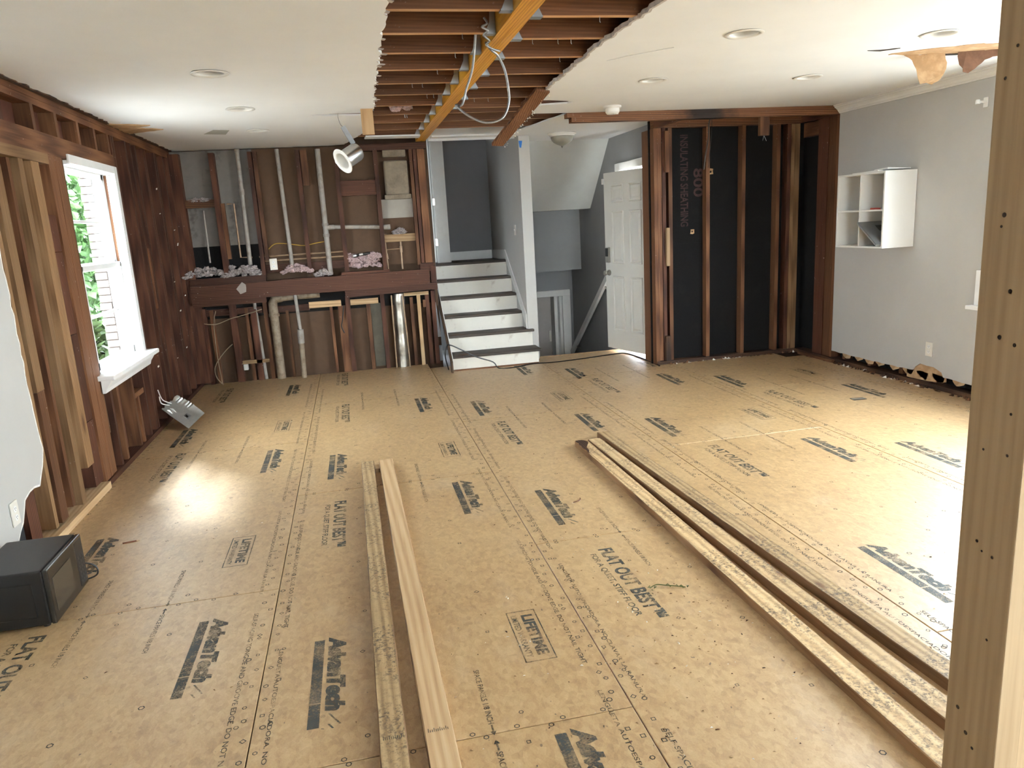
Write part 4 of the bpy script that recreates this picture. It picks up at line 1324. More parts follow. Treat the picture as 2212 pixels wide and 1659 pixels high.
for x0, x1, y0 in ((-2.518, -2.40, 8.600), (-2.395, -2.24, 8.615), (-2.235, -2.06, 8.605), (-2.055, -1.84, 8.615)):
    vv, ff = rbox(x0, x1, y0, 8.658, -0.6, 3.0, 0.006, 1)
    obj('white_trim_board', vv, ff, plain('outside_trim_grey_white', (0.30, 0.30, 0.30), 0.6), wall_outside)

def leaf_bush(name, label, c, size, n, seed, mat, group):
    rnd = random.Random(seed)
    V_, F_ = [], []
    for k in range(n):
        while True:
            q = Vector((rnd.uniform(-1, 1), rnd.uniform(-1, 1), rnd.uniform(-1, 1)))
            if 0.35 < q.length < 1:
                break
        p = Vector((c[0] + q.x * size[0], c[1] + q.y * size[1], c[2] + q.z * size[2]))
        a_ = Vector((rnd.uniform(-1, 1), rnd.uniform(-1, 1), rnd.uniform(-1, 1))).normalized()
        b_ = a_.cross(Vector((rnd.uniform(-1, 1), rnd.uniform(-1, 1), rnd.uniform(-1, 1)))).normalized()
        s_ = rnd.uniform(0.05, 0.10)
        i0 = len(V_)
        m_ = a_.cross(b_) * s_ * 0.15
        V_ += [tuple(p - a_ * s_), tuple(p + b_ * s_ * 0.6 + m_), tuple(p + a_ * s_), tuple(p - b_ * s_ * 0.6 + m_)]
        F_.append((i0, i0 + 1, i0 + 2, i0 + 3))
    t = thing(name, label, 'bush', (c[0], c[1], -0.70), group)
    o = obj('foliage', V_, F_, mat, t)
    o['kind'] = 'stuff'
    v, f = tube([(c[0], c[1], -0.7), (c[0] + 0.05, c[1], 0.2), (c[0], c[1] + 0.1, c[2])], 0.05, 7)
    obj('trunk', v, f, 'old', t)

leaf_m = plain('bright_green_leaves', (0.085, 0.170, 0.055), 0.5, 0, 0.5, 3)
leaf_m2 = plain('pale_green_leaves', (0.060, 0.100, 0.030), 0.5, 0, 0.4, 3)
leaf_bush('ivy_bush', 'tall green ivy bush outside the left window beside the bricks', (-4.25, 11.2, 1.5), (1.45, 1.2, 2.9), 12000, 3, leaf_m, None)
leaf_bush('garden_shrub', 'lower pale green shrub outside behind the window sash', (-3.25, 9.3, 0.0), (0.55, 0.55, 0.9), 2500, 5, leaf_m2, None)
leaf_bush('garden_tree', 'wide pale leafy tree far outside the left window', (-6.2, 15.5, 2.6), (3.0, 2.2, 3.8), 9000, 8, leaf_m2, None)

# ------------------------------------------------------------------ recessed lights, smoke detector, bowl light
LL = ['white recessed ceiling light nearest the camera on the left half of the ceiling', 'middle one of three recessed lights left of the ceiling hole', 'farthest recessed light on the left, near the plumbing wall',
      'recessed light right of the ceiling hole edge, nearest the camera', 'recessed light just above the torn brown ceiling paper', 'recessed light between the ceiling hole and the smoke detector',
      'recessed light above the closet top plate, nearest the grey wall']
for (x, y), lab in zip(LIGHTS, LL):
    t = thing('recessed_light', lab, 'light', (x, y, 2.44), 'recessed ceiling lights')
    v, f = lathe([(0.076, 0.004), (0.078, 0.0), (0.098, -0.001), (0.102, -0.004), (0.098, -0.007), (0.082, -0.007), (0.074, -0.002), (0.072, 0.004)], 32, (x, y, 2.44))
    obj('trim_ring', v, f, plastic_white, t, smooth=True)
    v, f = lathe([(0.073, 0.002), (0.062, 0.055), (0.055, 0.075), (0.0, 0.078)], 32, (x, y, 2.44))
    obj('baffle', v, f, plain('baffle_grey', (0.66, 0.65, 0.62), 0.5), t, smooth=True)
t = thing('smoke_detector', 'round white smoke detector on the ceiling before the top plate', 'smoke detector', (2.248, 6.18, 2.44))
v, f = lathe([(0.075, 0.0), (0.075, -0.012), (0.064, -0.016), (0.058, -0.018), (0.056, -0.024), (0.060, -0.026), (0.058, -0.050), (0.045, -0.064), (0.0, -0.066)], 28, (2.248, 6.18, 2.44))
obj('housing', v, f, plastic_white, t, smooth=True)
v, f = lathe([(0.020, -0.0655), (0.019, -0.069), (0.0, -0.070)], 16, (2.27, 6.15, 2.44))
obj('test_button', v, f, plastic_ivory, t, smooth=True)
t = thing('bowl_light', 'frosted bowl ceiling light with white rim in the foyer', 'ceiling light', (2.33, 7.99, 2.44))
c_ = (2.33, 7.99, 2.44)
v, f = lathe([(0.150, 0.0), (0.155, -0.006), (0.150, -0.014), (0.138, -0.018), (0.132, -0.030), (0.118, -0.034)], 32, c_)
obj('rim', v, f, plastic_white, t, smooth=True)
v, f = lathe([(0.116, -0.032), (0.120, -0.045), (0.112, -0.070), (0.092, -0.094), (0.060, -0.112), (0.030, -0.124), (0.012, -0.130), (0.0, -0.131)], 32, c_)
obj('bowl', v, f, plain('alabaster_glass', (0.29, 0.275, 0.225), 0.3, vary=0.1), t, smooth=True)
v, f = lathe([(0.010, -0.129), (0.016, -0.134), (0.010, -0.142), (0.006, -0.150), (0.0, -0.153)], 14, c_)
obj('finial', v, f, nickel, t, smooth=True)

# ------------------------------------------------------------------ dangling can light
axis = Vector((-0.74, -0.46, -0.47)).normalized()
cc = Vector((0.072, 5.900, 2.095))
q = axis.to_track_quat('-Z', 'Y')
can = thing('dangling_can_light', 'spun metal can light hanging out of the ceiling by its wires', 'light', cc, rot=q.to_euler())
v, f = lathe([(0.0, 0.085), (0.045, 0.085), (0.062, 0.078), (0.068, 0.060), (0.068, -0.070), (0.066, -0.070), (0.064, 0.05), (0.0, 0.055)], 28)
obj('can', v, f, alu, can, smooth=True, local=True)
v, f = lathe([(0.062, -0.060), (0.064, -0.074), (0.092, -0.076), (0.097, -0.081), (0.092, -0.085), (0.066, -0.084), (0.060, -0.078), (0.055, -0.02), (0.0, 0.0)], 32)
obj('trim_ring', v, f, plastic_white, can, smooth=True, local=True)
v, f = rbox(0.088, 0.104, -0.010, 0.010, -0.082, -0.055, 0.002, 1)
obj('spring_clip', v, f, plastic_white, can, local=True)
inv = Matrix.LocRotScale(cc, q, None).inverted()
def to_can(p):
    return tuple(inv @ Vector(p))
top = cc + Vector((0.0, 0.0, 0.07)) - axis * 0.04
V_, F_ = beam(to_can(top), to_can(top + Vector((-0.065, 0.0, 0.125))), 0.035, 0.014, (0, 1, 0))
obj('hanger_bracket', V_, F_, galv, can, local=True)
e_ = top + Vector((-0.062, 0.0, 0.12))
v, f = tube([to_can(e_), to_can(e_ + Vector((-0.02, 0.03, 0.03))), to_can((e_.x - 0.03, 6.10, 2.41)), to_can((e_.x - 0.02, 6.22, 2.46))], 0.003, 6, 4)
obj('wire', v, f, galv, can, local=True)

# ------------------------------------------------------------------ hanging metal cable, broken board, torn paper
Yc = 4.55
pts = [(0.772, 3.950, 2.438), (0.808, 4.000, 2.414), (0.849, 4.040, 2.395), (0.886, 4.060, 2.331), (0.905, 4.080, 2.242), (0.908, 4.100, 2.171), (0.868, 4.100, 2.094), (0.778, 4.100, 2.073), (0.692, 4.100, 2.106), (0.622, 4.100, 2.163),
       (0.651, 4.080, 2.164), (0.678, 4.060, 2.243), (0.707, 4.020, 2.326), (0.719, 3.960, 2.445), (0.722, 3.940, 2.501)]
v, f = tube(pts, 0.0065, 8, 7)
tag(obj('armoured_cable', v, f, steel_cable, smooth=True), 'silver armoured cable looping down through the ceiling hole', 'cable')
k1 = [(0.729, 3.740, 2.501), (0.741, 3.730, 2.474), (0.719, 3.750, 2.463), (0.749, 3.760, 2.449), (0.735, 3.800, 2.438), (0.773, 3.860, 2.426), (0.764, 3.900, 2.416), (0.812, 3.960, 2.409), (0.852, 4.000, 2.409)]
v, f = tube(k1, 0.0055, 7, 6)
tag(obj('twisted_wire', v, f, steel_cable, smooth=True), 'twisted wire knotted around the yellow ceiling beam', 'wire')
pa, pb = Vector((1.433, 5.350, 2.447)), Vector((1.241, 6.100, 2.167))
v, f = beam(pa, pb, 0.105, 0.038, (0.3, -0.75, -0.6))
rb = random.Random(5)
v = [tuple(Vector(p) + Vector((rb.uniform(-.012, .012), rb.uniform(-.012, .012), rb.uniform(-.012, .012)))) for p in v]
t = tag(obj('broken_board', v, f, wood('mid', 1)), 'broken reddish board hanging down from the ceiling hole', 'board')
mb = MB()
for k in range(40):
    t_ = rb.random()
    p = pa.lerp(pb, t_) + Vector((0.052, 0, -0.01)) + Vector((rb.uniform(-.008, .012), rb.uniform(-.02, .02), rb.uniform(-.03, .0)))
    s_ = rb.uniform(0.003, 0.008)
    mb.add([tuple(p + Vector(d) * s_) for d in ((1, 0, -.4), (-.6, .8, -.4), (-.6, -.8, -.4), (0, 0, 1.4))], [(0, 2, 1), (0, 1, 3), (1, 2, 3), (2, 0, 3)])
o = mb.build('plaster_crumbs', plastic_ivory, t)
o['kind'] = 'stuff'
# torn kraft paper of the ceiling, right
torn = thing('torn_ceiling_paper', 'torn brown paper flaps hanging from the white ceiling at right', 'torn paper', (3.85, 4.3, 2.42))
rag_ = ragged([(3.42, 4.33), (3.60, 4.20), (3.80, 4.10), (4.10, 4.03), (4.45, 3.95), (4.60, 3.98), (4.55, 4.20), (4.20, 4.28), (3.9, 4.345), (3.70, 4.37), (3.42, 4.36)], 0.020, 0.045, 61)
v, f = slab(rag_, [], 2.436, 2.4398)
obj('bare_patch', v, f, kraft, torn)
v, f = slab(ragged([(3.72, 4.365), (4.2, 4.29), (4.55, 4.21), (4.60, 4.17), (4.60, 4.24), (4.2, 4.33), (3.85, 4.385), (3.72, 4.365)], 0.004, 0.06, 63)[:-1], [], 2.433, 2.4360)
obj('dark_slit', v, f, plain('slit_shade_paint', (0.03, 0.02, 0.015), 0.9), torn)  # near-black strip paints the shade inside the tear
def hang(ptsxy, depth, y0, slope, seed):
    rg = ragged(ptsxy + [ptsxy[0]], 0.011, 0.022, seed)[:-1]
    V_, F_ = slab(rg, [], 0.0, 0.0025, 'xz')
    out_ = []
    for x, yy, z in V_:
        d = 2.436 - z
        out_.append((x, y0 - (x - 3.6) * 0.26 + d * slope + yy + 0.02 * math.sin(x * 30) * d * 3, z))
    return out_, F_
v, f = hang([(3.545, 2.436), (3.60, 2.405), (3.635, 2.35), (3.65, 2.30), (3.665, 2.262), (3.73, 2.252), (3.79, 2.285), (3.815, 2.345), (3.80, 2.40), (3.79, 2.436)], 0.2, 4.36, 0.12, 65)
obj('paper_flap', v, f, kraft, torn)
v, f = hang([(3.87, 2.436), (3.885, 2.36), (3.91, 2.315), (3.96, 2.318), (4.02, 2.36), (4.08, 2.395), (4.16, 2.40), (4.19, 2.436)], 0.2, 4.36, 0.10, 66)
obj('paper_flap', v, f, plain('dark_kraft', (0.17, 0.085, 0.05), 0.85, vary=0.25, scale=20), torn)
v, f = slab(ragged([(3.18, 4.24), (3.26, 4.225), (3.36, 4.18), (3.34, 4.21), (3.28, 4.255), (3.18, 4.24)], 0.004, 0.03, 67)[:-1], [], 2.4365, 2.4398)
obj('crack', v, f, plain('slit_shade_paint', (0.03, 0.02, 0.015), 0.9), torn)
# loose drywall corner lifted on the right of the hole
v, f = slab([(1.58, 4.42), (1.83, 4.28), (1.86, 4.10), (1.66, 4.30)], [], 2.4365, 2.4395)
tag(obj('loose_drywall_flap', v, f, white_paint), 'thin cracked drywall flap on the ceiling beside the hole', 'drywall flap')
v, f = slab(ragged([(-1.69, 6.35), (-1.42, 6.50), (-1.55, 6.62), (-1.38, 6.75), (-1.69, 6.95), (-1.69, 6.35)], 0.012, 0.05, 71)[:-1], [], 2.432, 2.439)
tag(obj('torn_paper_edge', v, f, kraft), 'torn brown paper where ceiling meets the left stud wall', 'torn paper')
v, f = slab([(-1.14, 7.15), (-1.02, 6.90), (-0.90, 6.95), (-0.97, 7.22)], [], 2.4382, 2.4398)
tag(obj('ceiling_patch', v, f, plain('patch_grey', (0.40, 0.39, 0.34), 0.8)), 'small grey patch on the ceiling at the far left', 'patch')

# ------------------------------------------------------------------ pipes in the plumbing wall
def pipe_thing(name, label, cat, segs, group=None):
    """segs: (part name, points, radius, material)"""
    p0 = Vector(segs[0][1][-1])
    t = thing(name, label, cat, p0, group)
    for pn, pts_, r_, m_ in segs:
        v, f = tube(pts_, r_, 12)
        obj(pn, v, f, m_, t, smooth=True)
    return t
a_, b_ = (-1.033, 8.335, 2.432), (-1.045, 8.335, 1.258)
def lerp3(a, b, t):
    return tuple(a[i] + (b[i] - a[i]) * t for i in range(3))
pipe_thing('drain_pipe', 'grey drain pipe with a collar above the fluffy insulation at left', 'pipe',
           [('pipe', [a_, b_], 0.022, pvc), ('collar', [lerp3(a_, b_, 0.34), lerp3(a_, b_, 0.39)], 0.028, pvc), ('collar', [lerp3(a_, b_, 0.0), lerp3(a_, b_, 0.03)], 0.026, pvc)], 'vertical drain pipes')
pipe_thing('drain_pipe', 'plain grey drain pipe just right of the doubled dark stud', 'pipe', [('pipe', [(-0.643, 8.345, 2.419), (-0.622, 8.345, 1.229)], 0.021, pvc)], 'vertical drain pipes')
a_, b_ = (-0.233, 8.335, 2.404), (-0.233, 8.335, 1.104)
te = lerp3(a_, b_, 0.63)
pipe_thing('drain_pipe', 'wide drain pipe with a side branch in the middle of the plumbing wall', 'pipe',
           [('pipe', [a_, b_], 0.028, pvc), ('collar', [lerp3(a_, b_, 0.585), lerp3(a_, b_, 0.61)], 0.034, pvc), ('collar', [lerp3(a_, b_, 0.67), lerp3(a_, b_, 0.695)], 0.034, pvc),
            ('branch_elbow', [te, (te[0] + 0.03, te[1], te[2] + 0.012), (te[0] + 0.09, te[1], te[2] + 0.014)], 0.026, pvc),
            ('branch', [(te[0] + 0.08, te[1], te[2] + 0.014), (0.426, 8.330, 1.569)], 0.022, pvc), ('branch_cap', [(0.381, 8.330, 1.567), (0.451, 8.330, 1.568)], 0.028, pvc)], 'vertical drain pipes')
def thin_pipe(label, pts_, r=0.009, mat=None, group='thin copper pipes', name='copper_pipe'):
    v, f = tube(pts_, r, 8)
    tag(obj(name, v, f, mat or copper, smooth=True), label, 'pipe', group)
thin_pipe('thin upright pipe below the short cross block at far left', [(-1.442, 8.360, 1.838), (-1.447, 8.360, 1.303)], 0.009, pvc)
thin_pipe('bent copper pipe left of the first drain pipe', [(-1.201, 8.350, 1.891), (-1.133, 8.350, 1.892), (-1.134, 8.350, 1.341), (-1.018, 8.350, 1.333)])
thin_pipe('upper horizontal copper pipe crossing behind the drain pipes', [(-0.948, 8.352, 1.334), (-0.057, 8.352, 1.336)])
thin_pipe('lower horizontal copper pipe crossing above the outlet plate', [(-0.906, 8.352, 1.287), (-0.062, 8.352, 1.286)])
t = thing('copper_riser', 'left one of two copper risers joined by a crossbar', 'pipe', (0.391, 8.360, 1.111), 'copper risers')
for n_, p_, r_ in (('riser', [(0.381, 8.360, 1.497), (0.391, 8.360, 1.111)], 0.008), ('valve', [(0.386, 8.360, 1.282), (0.391, 8.360, 1.222)], 0.014), ('top_cross', [(0.365, 8.360, 1.488), (0.401, 8.360, 1.491)], 0.006)):
    v, f = tube(p_, r_, 8)
    obj(n_, v, f, copper, t, smooth=True)
t = thing('copper_riser', 'right one of two copper risers, carrying the crossbar', 'pipe', (0.548, 8.360, 1.105), 'copper risers')
for n_, p_, r_ in (('riser', [(0.550, 8.360, 1.527), (0.548, 8.360, 1.105)], 0.009), ('coupling', [(0.549, 8.360, 1.353), (0.549, 8.360, 1.287)], 0.015), ('crossbar', [(0.380, 8.360, 1.323), (0.537, 8.360, 1.328)], 0.006)):
    v, f = tube(p_, r_, 8)
    obj(n_, v, f, copper, t, smooth=True)
# lower pipes
pipe_thing('waste_pipe', 'grey waste pipe below the rim beam, behind the pale block', 'pipe', [('pipe', [(-1.071, 8.450, 0.857), (-1.044, 8.450, -0.030)], 0.019, pvc)], 'lower waste pipes')
e0, e1 = (-0.876, 8.400, 0.832), (-0.875, 8.400, -0.026)
pipe_thing('waste_pipe', 'thickest brownish waste pipe with a horizontal arm below the beam', 'pipe',
           [('pipe', [lerp3(e0, e1, 0.10), e1], 0.046, iron), ('elbow', [lerp3(e0, e1, 0.14), e0, (e0[0] + 0.03, e0[1], e0[2] + 0.045), (e0[0] + 0.10, e0[1], e0[2] + 0.055)], 0.050, iron),
            ('arm', [(e0[0] + 0.08, e0[1], e0[2] + 0.055), (-0.375, 8.400, 0.899)], 0.043, iron), ('collar', [lerp3(e0, e1, 0.13), lerp3(e0, e1, 0.17)], 0.056, iron)], 'lower waste pipes')
s0, s1, s2 = (-0.627, 8.320, 0.925), (-0.615, 8.320, 0.521), (-0.631, 8.320, -0.014)
pipe_thing('waste_pipe', 'stepped waste pipe with a fat collar, right of the thick one', 'pipe',
           [('pipe', [s0, s1], 0.018, pvc), ('collar', [lerp3(s0, s1, 0.97), lerp3(s1, s2, 0.26)], 0.034, pvc), ('lower_pipe', [lerp3(s1, s2, 0.22), s2], 0.028, iron)], 'lower waste pipes')
# foil duct
d0, d1 = Vector((0.483, 8.440, 0.832)), Vector((0.470, 8.440, -0.038))
nseg = 60
pts_ = [d0.lerp(d1, i / nseg) for i in range(nseg + 1)]
rads = [0.060 + 0.004 * math.sin(i * 0.35) + random.uniform(-0.0012, 0.0012) for i in range(nseg + 1)]
v, f = tube(pts_, 0.06, 18, rads=rads)
tag(obj('foil_duct', v, f, foil, smooth=True), 'shiny foil flexible duct standing below the beam near the stairs', 'duct')
thin_pipe('tan pipe standing just left of the foil duct', [(0.396, 8.360, 0.824), (0.388, 8.360, -0.016)], 0.008)
thin_pipe('tan pipe standing just right of the foil duct', [(0.518, 8.360, 0.815), (0.532, 8.360, 0.386), (0.539, 8.360, -0.025)], 0.008)
# wrapped duct in the upper wall
t = thing('wrapped_duct', 'dirty canvas-wrapped duct boxed between studs at the top right', 'duct', (0.56, 8.36, 1.87))
vv, ff = rbox(0.435, 0.690, 8.310, 8.392, 1.90, 2.26, 0.025, 3)
obj('duct_body', vv, ff, canvas, t, smooth=False)
vv, ff = rbox(0.420, 0.705, 8.300, 8.392, 1.855, 1.905, 0.012, 2)
obj('duct_lip', vv, ff, canvas, t)
vv, ff = rbox(0.435, 0.680, 8.325, 8.392, 2.295, 2.40, 0.012, 2)
obj('upper_section', vv, ff, canvas, t)
# insulation heaps lying in the wall (nobody could count the fibres)
for k, (c, s_, m_, lab) in enumerate([((-1.513, 8.330, 1.251), (0.20, 0.05, 0.085), fluff, 'grey shredded insulation heaped at the far left of the beam'), ((-1.121, 8.330, 1.239), (0.20, 0.05, 0.095), fluff, 'grey shredded insulation heaped around the first drain pipe foot'),
                                      ((-0.580, 8.330, 1.213), (0.15, 0.05, 0.060), fluff_pink, 'low pinkish insulation heap beside the outlet plate'),
                                      ((0.135, 8.340, 1.224), (0.165, 0.045, 0.080), fluff_pink, 'big pink insulation clump wedged between two studs'),
                                      ((0.545, 8.360, 1.528), (0.06, 0.03, 0.035), fluff, 'small insulation tuft on the right copper riser'), ((-1.458, 8.360, 1.951), (0.12, 0.03, 0.022), fluff, 'thin fluff on the short cross block at left'),
                                      ((-0.307, 8.330, 1.145), (0.07, 0.04, 0.04), fluff, 'small insulation tuft at the foot of the wide drain pipe')]):
    tag(fluff_clump('insulation_heap', c, s_, 900, m_, None, 20 + k, full=(k == 3)), lab, 'insulation')
t = thing('flashlight', 'small silver and black flashlight lying on the pink insulation', 'flashlight', (0.111, 8.280, 1.297))
c = Vector((0.021, 8.280, 1.283))
d = (Vector((0.211, 8.280, 1.306)) - c)
ax = d.normalized()
v, f = along([(0.016, 0.0), (0.020, 0.004), (0.020, 0.03), (0.015, 0.04)], c, ax, 14)
obj('head', v, f, alu, t, smooth=True)
v, f = along([(0.014, 0.04), (0.014, d.length - 0.02), (0.010, d.length)], c, ax, 14)
obj('barrel', v, f, plastic_black, t, smooth=True)
v, f = along([(0.0152, 0.07), (0.0152, 0.11)], c, ax, 14)
obj('band', v, f, alu, t, smooth=True)

# cables in the plumbing wall
def cable(label, pts_, r, mat, name='cable', cat='cable', group=None):
    v, f = tube(pts_, r, 6, 5)
    return tag(obj(name, v, f, mat, smooth=True), label, cat, group)
cable('yellow cable strung across behind the studs above the outlet', [(-0.915, 8.370, 1.307), (-0.874, 8.370, 1.377), (-0.784, 8.370, 1.454), (-0.688, 8.370, 1.458), (-0.557, 8.370, 1.435), (-0.462, 8.370, 1.424), (-0.354, 8.370, 1.442), (-0.236, 8.370, 1.455)], 0.0055, yellow_cable)
cable('tan cable stretched sideways below the beam at far left', [(-1.627, 8.395, 0.673), (-1.489, 8.395, 0.651), (-1.317, 8.395, 0.702), (-1.146, 8.395, 0.738), (-0.993, 8.395, 0.776)], 0.0055, tan_cable)
cable('tan cable drooping in a loop down to the subfloor corner', [(-1.343, 8.390, 0.423), (-1.416, 8.380, 0.365), (-1.510, 8.370, 0.258), (-1.554, 8.360, 0.162), (-1.538, 8.360, 0.069), (-1.470, 8.340, -0.017)], 0.0055, tan_cable)
cable('upright tan cable near the far left corner below the beam', [(-1.470, 8.420, 0.791), (-1.507, 8.420, 0.655), (-1.519, 8.420, 0.353), (-1.509, 8.420, 0.070), (-1.507, 8.420, -0.019)], 0.0045, tan_cable)
cable('dark braided cable hanging beside the middle lower studs', [(-0.132, 8.390, 0.749), (-0.158, 8.390, 0.597), (-0.176, 8.390, 0.521), (-0.153, 8.390, 0.446)], 0.007, black_cable)
cable('dark wires hanging from the charred plate in front of the closet', [(3.33, 6.58, 2.36), (3.339, 6.620, 2.295), (3.350, 6.650, 2.197), (3.347, 6.700, 2.057), (3.328, 6.700, 1.927)], 0.007, dark_metal)
cable('thin second wire beside the dark closet wires', [(3.35, 6.58, 2.36), (3.367, 6.620, 2.233), (3.364, 6.650, 2.072), (3.375, 6.700, 1.942)], 0.003, dark_metal)
# outlets
def outlet(name, label, c, normal, up=(0, 0, 1), w=0.075, h=0.118, tilt=0.0, n=1):
    nrm = Vector(normal).normalized()
    side = Vector(up).cross(nrm).normalized()
    upv = nrm.cross(side)
    rot = Matrix((side, upv, nrm)).transposed().to_euler()
    t = thing(name, label, 'outlet', c, 'wall outlets', rot)
    vv, ff = rbox(-w / 2, w / 2, -h / 2, h / 2, -0.001, 0.006, 0.003, 2)
    obj('cover_plate', vv, ff, plastic_ivory, t, local=True)
    for s_ in (-1, 1):
        v, f = lathe([(0.0165, 0.006), (0.0165, 0.0075), (0.0, 0.0078)], 18, (0, s_ * 0.021, 0))
        rc = obj('receptacle', v, f, plastic_white, t, local=True)
        for dx in (-0.006, 0.006):
            m_ = box('slot', dx - 0.001, dx + 0.001, s_ * 0.021, s_ * 0.021 + 0.008, 0.0078, 0.0084, plastic_black, t, local=True)
        v, f = lathe([(0.0022, 0.0078), (0.0022, 0.0084), (0.0, 0.0084)], 10, (0, s_ * 0.021 - 0.006, 0))
        obj('slot', v, f, plastic_black, t, local=True)
outlet('wall_outlet', 'ivory outlet low on the grey drywall at left above the microwave', (-1.684, 3.755, 0.325), (1, 0, 0))
outlet('wall_outlet', 'ivory outlet on the right grey wall above the damaged baseboard line', (4.608, 5.205, 0.322), (-1, 0, 0))
outlet('wall_outlet', 'outlet plate hanging loose in the plumbing wall framing', (-0.804, 8.270, 1.250), (0.15, -1, 0.05))
box('stub_bracket', -0.83, -0.80, 8.276, 8.39, 1.17, 1.22, 'old', wall_back)
t = tag(obj('junction_box', *rbox(-1.262, -1.215, 8.40, 8.45, 0.125, 0.190, 0.003, 1), plastic_white), 'small white junction box under the pale block in the lower framing', 'junction box')
v, f = slab(ragged([(-1.205, 1.02), (-1.14, 1.09), (-1.105, 1.06), (-1.11, 0.985), (-1.17, 0.965), (-1.205, 1.02)], 0.004, 0.03, 80)[:-1], [], 8.235, 8.2385, 'xz')
tag(obj('paper_scrap', v, f, plain('torn_beige_paper', (0.38, 0.32, 0.28), 0.9)), 'torn beige scrap stuck on the dark rim beam', 'scrap')
t = thing('light_switch', 'narrow white light switch on the stair partition', 'light switch', (1.878, 8.503, 1.452))
sc_ = WL[t.name]
vv, ff = rbox(1.872, 1.880, sc_.y - 0.036, sc_.y + 0.036, sc_.z - 0.058, sc_.z + 0.058, 0.002, 1)
obj('cover_plate', vv, ff, plastic_ivory, t)
box('toggle', 1.862, 1.873, sc_.y - 0.005, sc_.y + 0.005, sc_.z - 0.010, sc_.z + 0.012, plastic_white, t)
tp = (1.900, 8.118, 2.359)
v, f = slab([(tp[0] - 0.018, tp[2] + 0.034), (tp[0] + 0.022, tp[2] + 0.032), (tp[0] + 0.008, tp[2] - 0.040), (tp[0] - 0.010, tp[2] - 0.036)], [], 8.1175, 8.1195, 'xz')
tag(obj('blue_tape', v, f, plain('blue_tape', (0.02, 0.16, 0.55), 0.6)), 'scrap of blue tape at the top of the stair partition', 'tape')

# ------------------------------------------------------------------ cubby shelf on the right wall
cub = thing('cubby_shelf', 'white four-cell cubby shelf on the right grey wall', 'shelf', (4.458, 5.762, 1.158))
X0, X1, Y0, Y1, Z0, Z1, T = 4.308, 4.608, 5.456, 6.067, 1.158, 1.783, 0.016
def cb(name, *a):
    vv, ff = rbox(*a, 0.0012, 1)
    return obj(name, vv, ff, lam_white, cub)
cb('side_panel', X0, X1, Y0, Y0 + T, Z0 + T, Z1 - T)
cb('side_panel', X0, X1, Y1 - T, Y1, Z0 + T, Z1 - T)
cb('top_panel', X0, X1, Y0, Y1, Z1 - T, Z1)
cb('bottom_panel', X0, X1, Y0, Y1, Z0, Z0 + T)
cb('divider', X0, X1 - 0.006, 5.752, 5.764, Z0 + T, Z1 - T)
cb('shelf_board', X0 + 0.001, X1 - 0.006, Y0 + T, 5.752, 1.462, 1.476)
cb('shelf_board', X0 + 0.001, X1 - 0.006, 5.764, Y1 - T, 1.462, 1.476)
cb('back_panel', X1 - 0.006, X1 - 0.001, Y0 + T, Y1 - T, Z0 + T, Z1 - T)
lap = thing('laptop', 'closed grey laptop leaning in the lower cubby cell', 'laptop', (4.37, 5.60, 1.176))
dv = Vector((0, 0.225, 0.165)).normalized()
nv = Vector((0, -0.165, 0.225)).normalized()
def lp(x, a, n):
    p = Vector((x, 5.482, 1.182)) + dv * a + nv * n
    return tuple(p)
def lbox(name, x0, x1, a0, a1, n0, n1, mat):
    V_ = [lp(x0, a0, n0), lp(x1, a0, n0), lp(x1, a1, n0), lp(x0, a1, n0), lp(x0, a0, n1), lp(x1, a0, n1), lp(x1, a1, n1), lp(x0, a1, n1)]
    obj(name, V_, BF, mat, lap)
lbox('base', 4.265, 4.59, 0.0, 0.305, 0.0, 0.011, plain('laptop_silver', (0.38, 0.39, 0.39), 0.4, 0.5))
lbox('hinge_gap', 4.270, 4.585, 0.003, 0.302, 0.011, 0.013, plastic_black)
lbox('lid', 4.265, 4.59, 0.0, 0.305, 0.013, 0.019, plain('laptop_lid_grey', (0.22, 0.23, 0.23), 0.4, 0.4))
lbox('sticker', 4.40, 4.50, 0.17, 0.25, 0.019, 0.0194, plain('dark_sticker', (0.06, 0.06, 0.06), 0.5))
t = thing('red_tool', 'small red-handled tool lying on the upper cubby shelf', 'tool', (4.35, 5.60, 1.476))
v, f = tube([(4.34, 5.655, 1.484), (4.345, 5.60, 1.485), (4.355, 5.555, 1.483)], 0.007, 8)
obj('handle', v, f, plain('red_plastic', (0.45, 0.06, 0.04), 0.45), t, smooth=True)
v, f = tube([(4.355, 5.555, 1.483), (4.37, 5.51, 1.480)], 0.003, 6)
obj('shaft', v, f, galv, t)
for k, (y0, y1, x0, x1, z0, lab) in enumerate([(5.56, 5.88, 4.315, 4.52, 1.7835, 'white sheet of paper lying flat on top of the cubby shelf'), (5.50, 5.66, 4.36, 4.58, 1.7962, 'curled smaller white paper on top of the cubby, near its front')]):
    V_ = [(x0, y0, z0), (x1, y0, z0), (x1, y1, z0), (x0, y1, z0), (x0, y0, z0 + 0.012 + 0.004 * k), (x1, y0, z0 + 0.004), (x1, y1, z0 + 0.004), (x0, y1, z0 + 0.006)]
    tag(obj('paper_sheet', V_, BF, plastic_white), lab, 'paper')
br = thing('curtain_bracket', 'white curtain rod bracket high on the right wall', 'bracket', (4.60, 4.815, 2.20))
vv, ff = rbox(4.600, 4.609, 4.795, 4.835, 2.165, 2.235, 0.004, 2)
obj('back_plate', vv, ff, plastic_white, br)
vv, ff = rbox(4.53, 4.60, 4.806, 4.824, 2.196, 2.212, 0.004, 2)
obj('arm', vv, ff, plastic_white, br)
v, f = lathe([(0.0, 0.0), (0.016, 0.0), (0.016, 0.02), (0.012, 0.03), (0.0, 0.032)], 14, (4.535, 4.815, 2.19))
obj('cup', v, f, plastic_white, br)

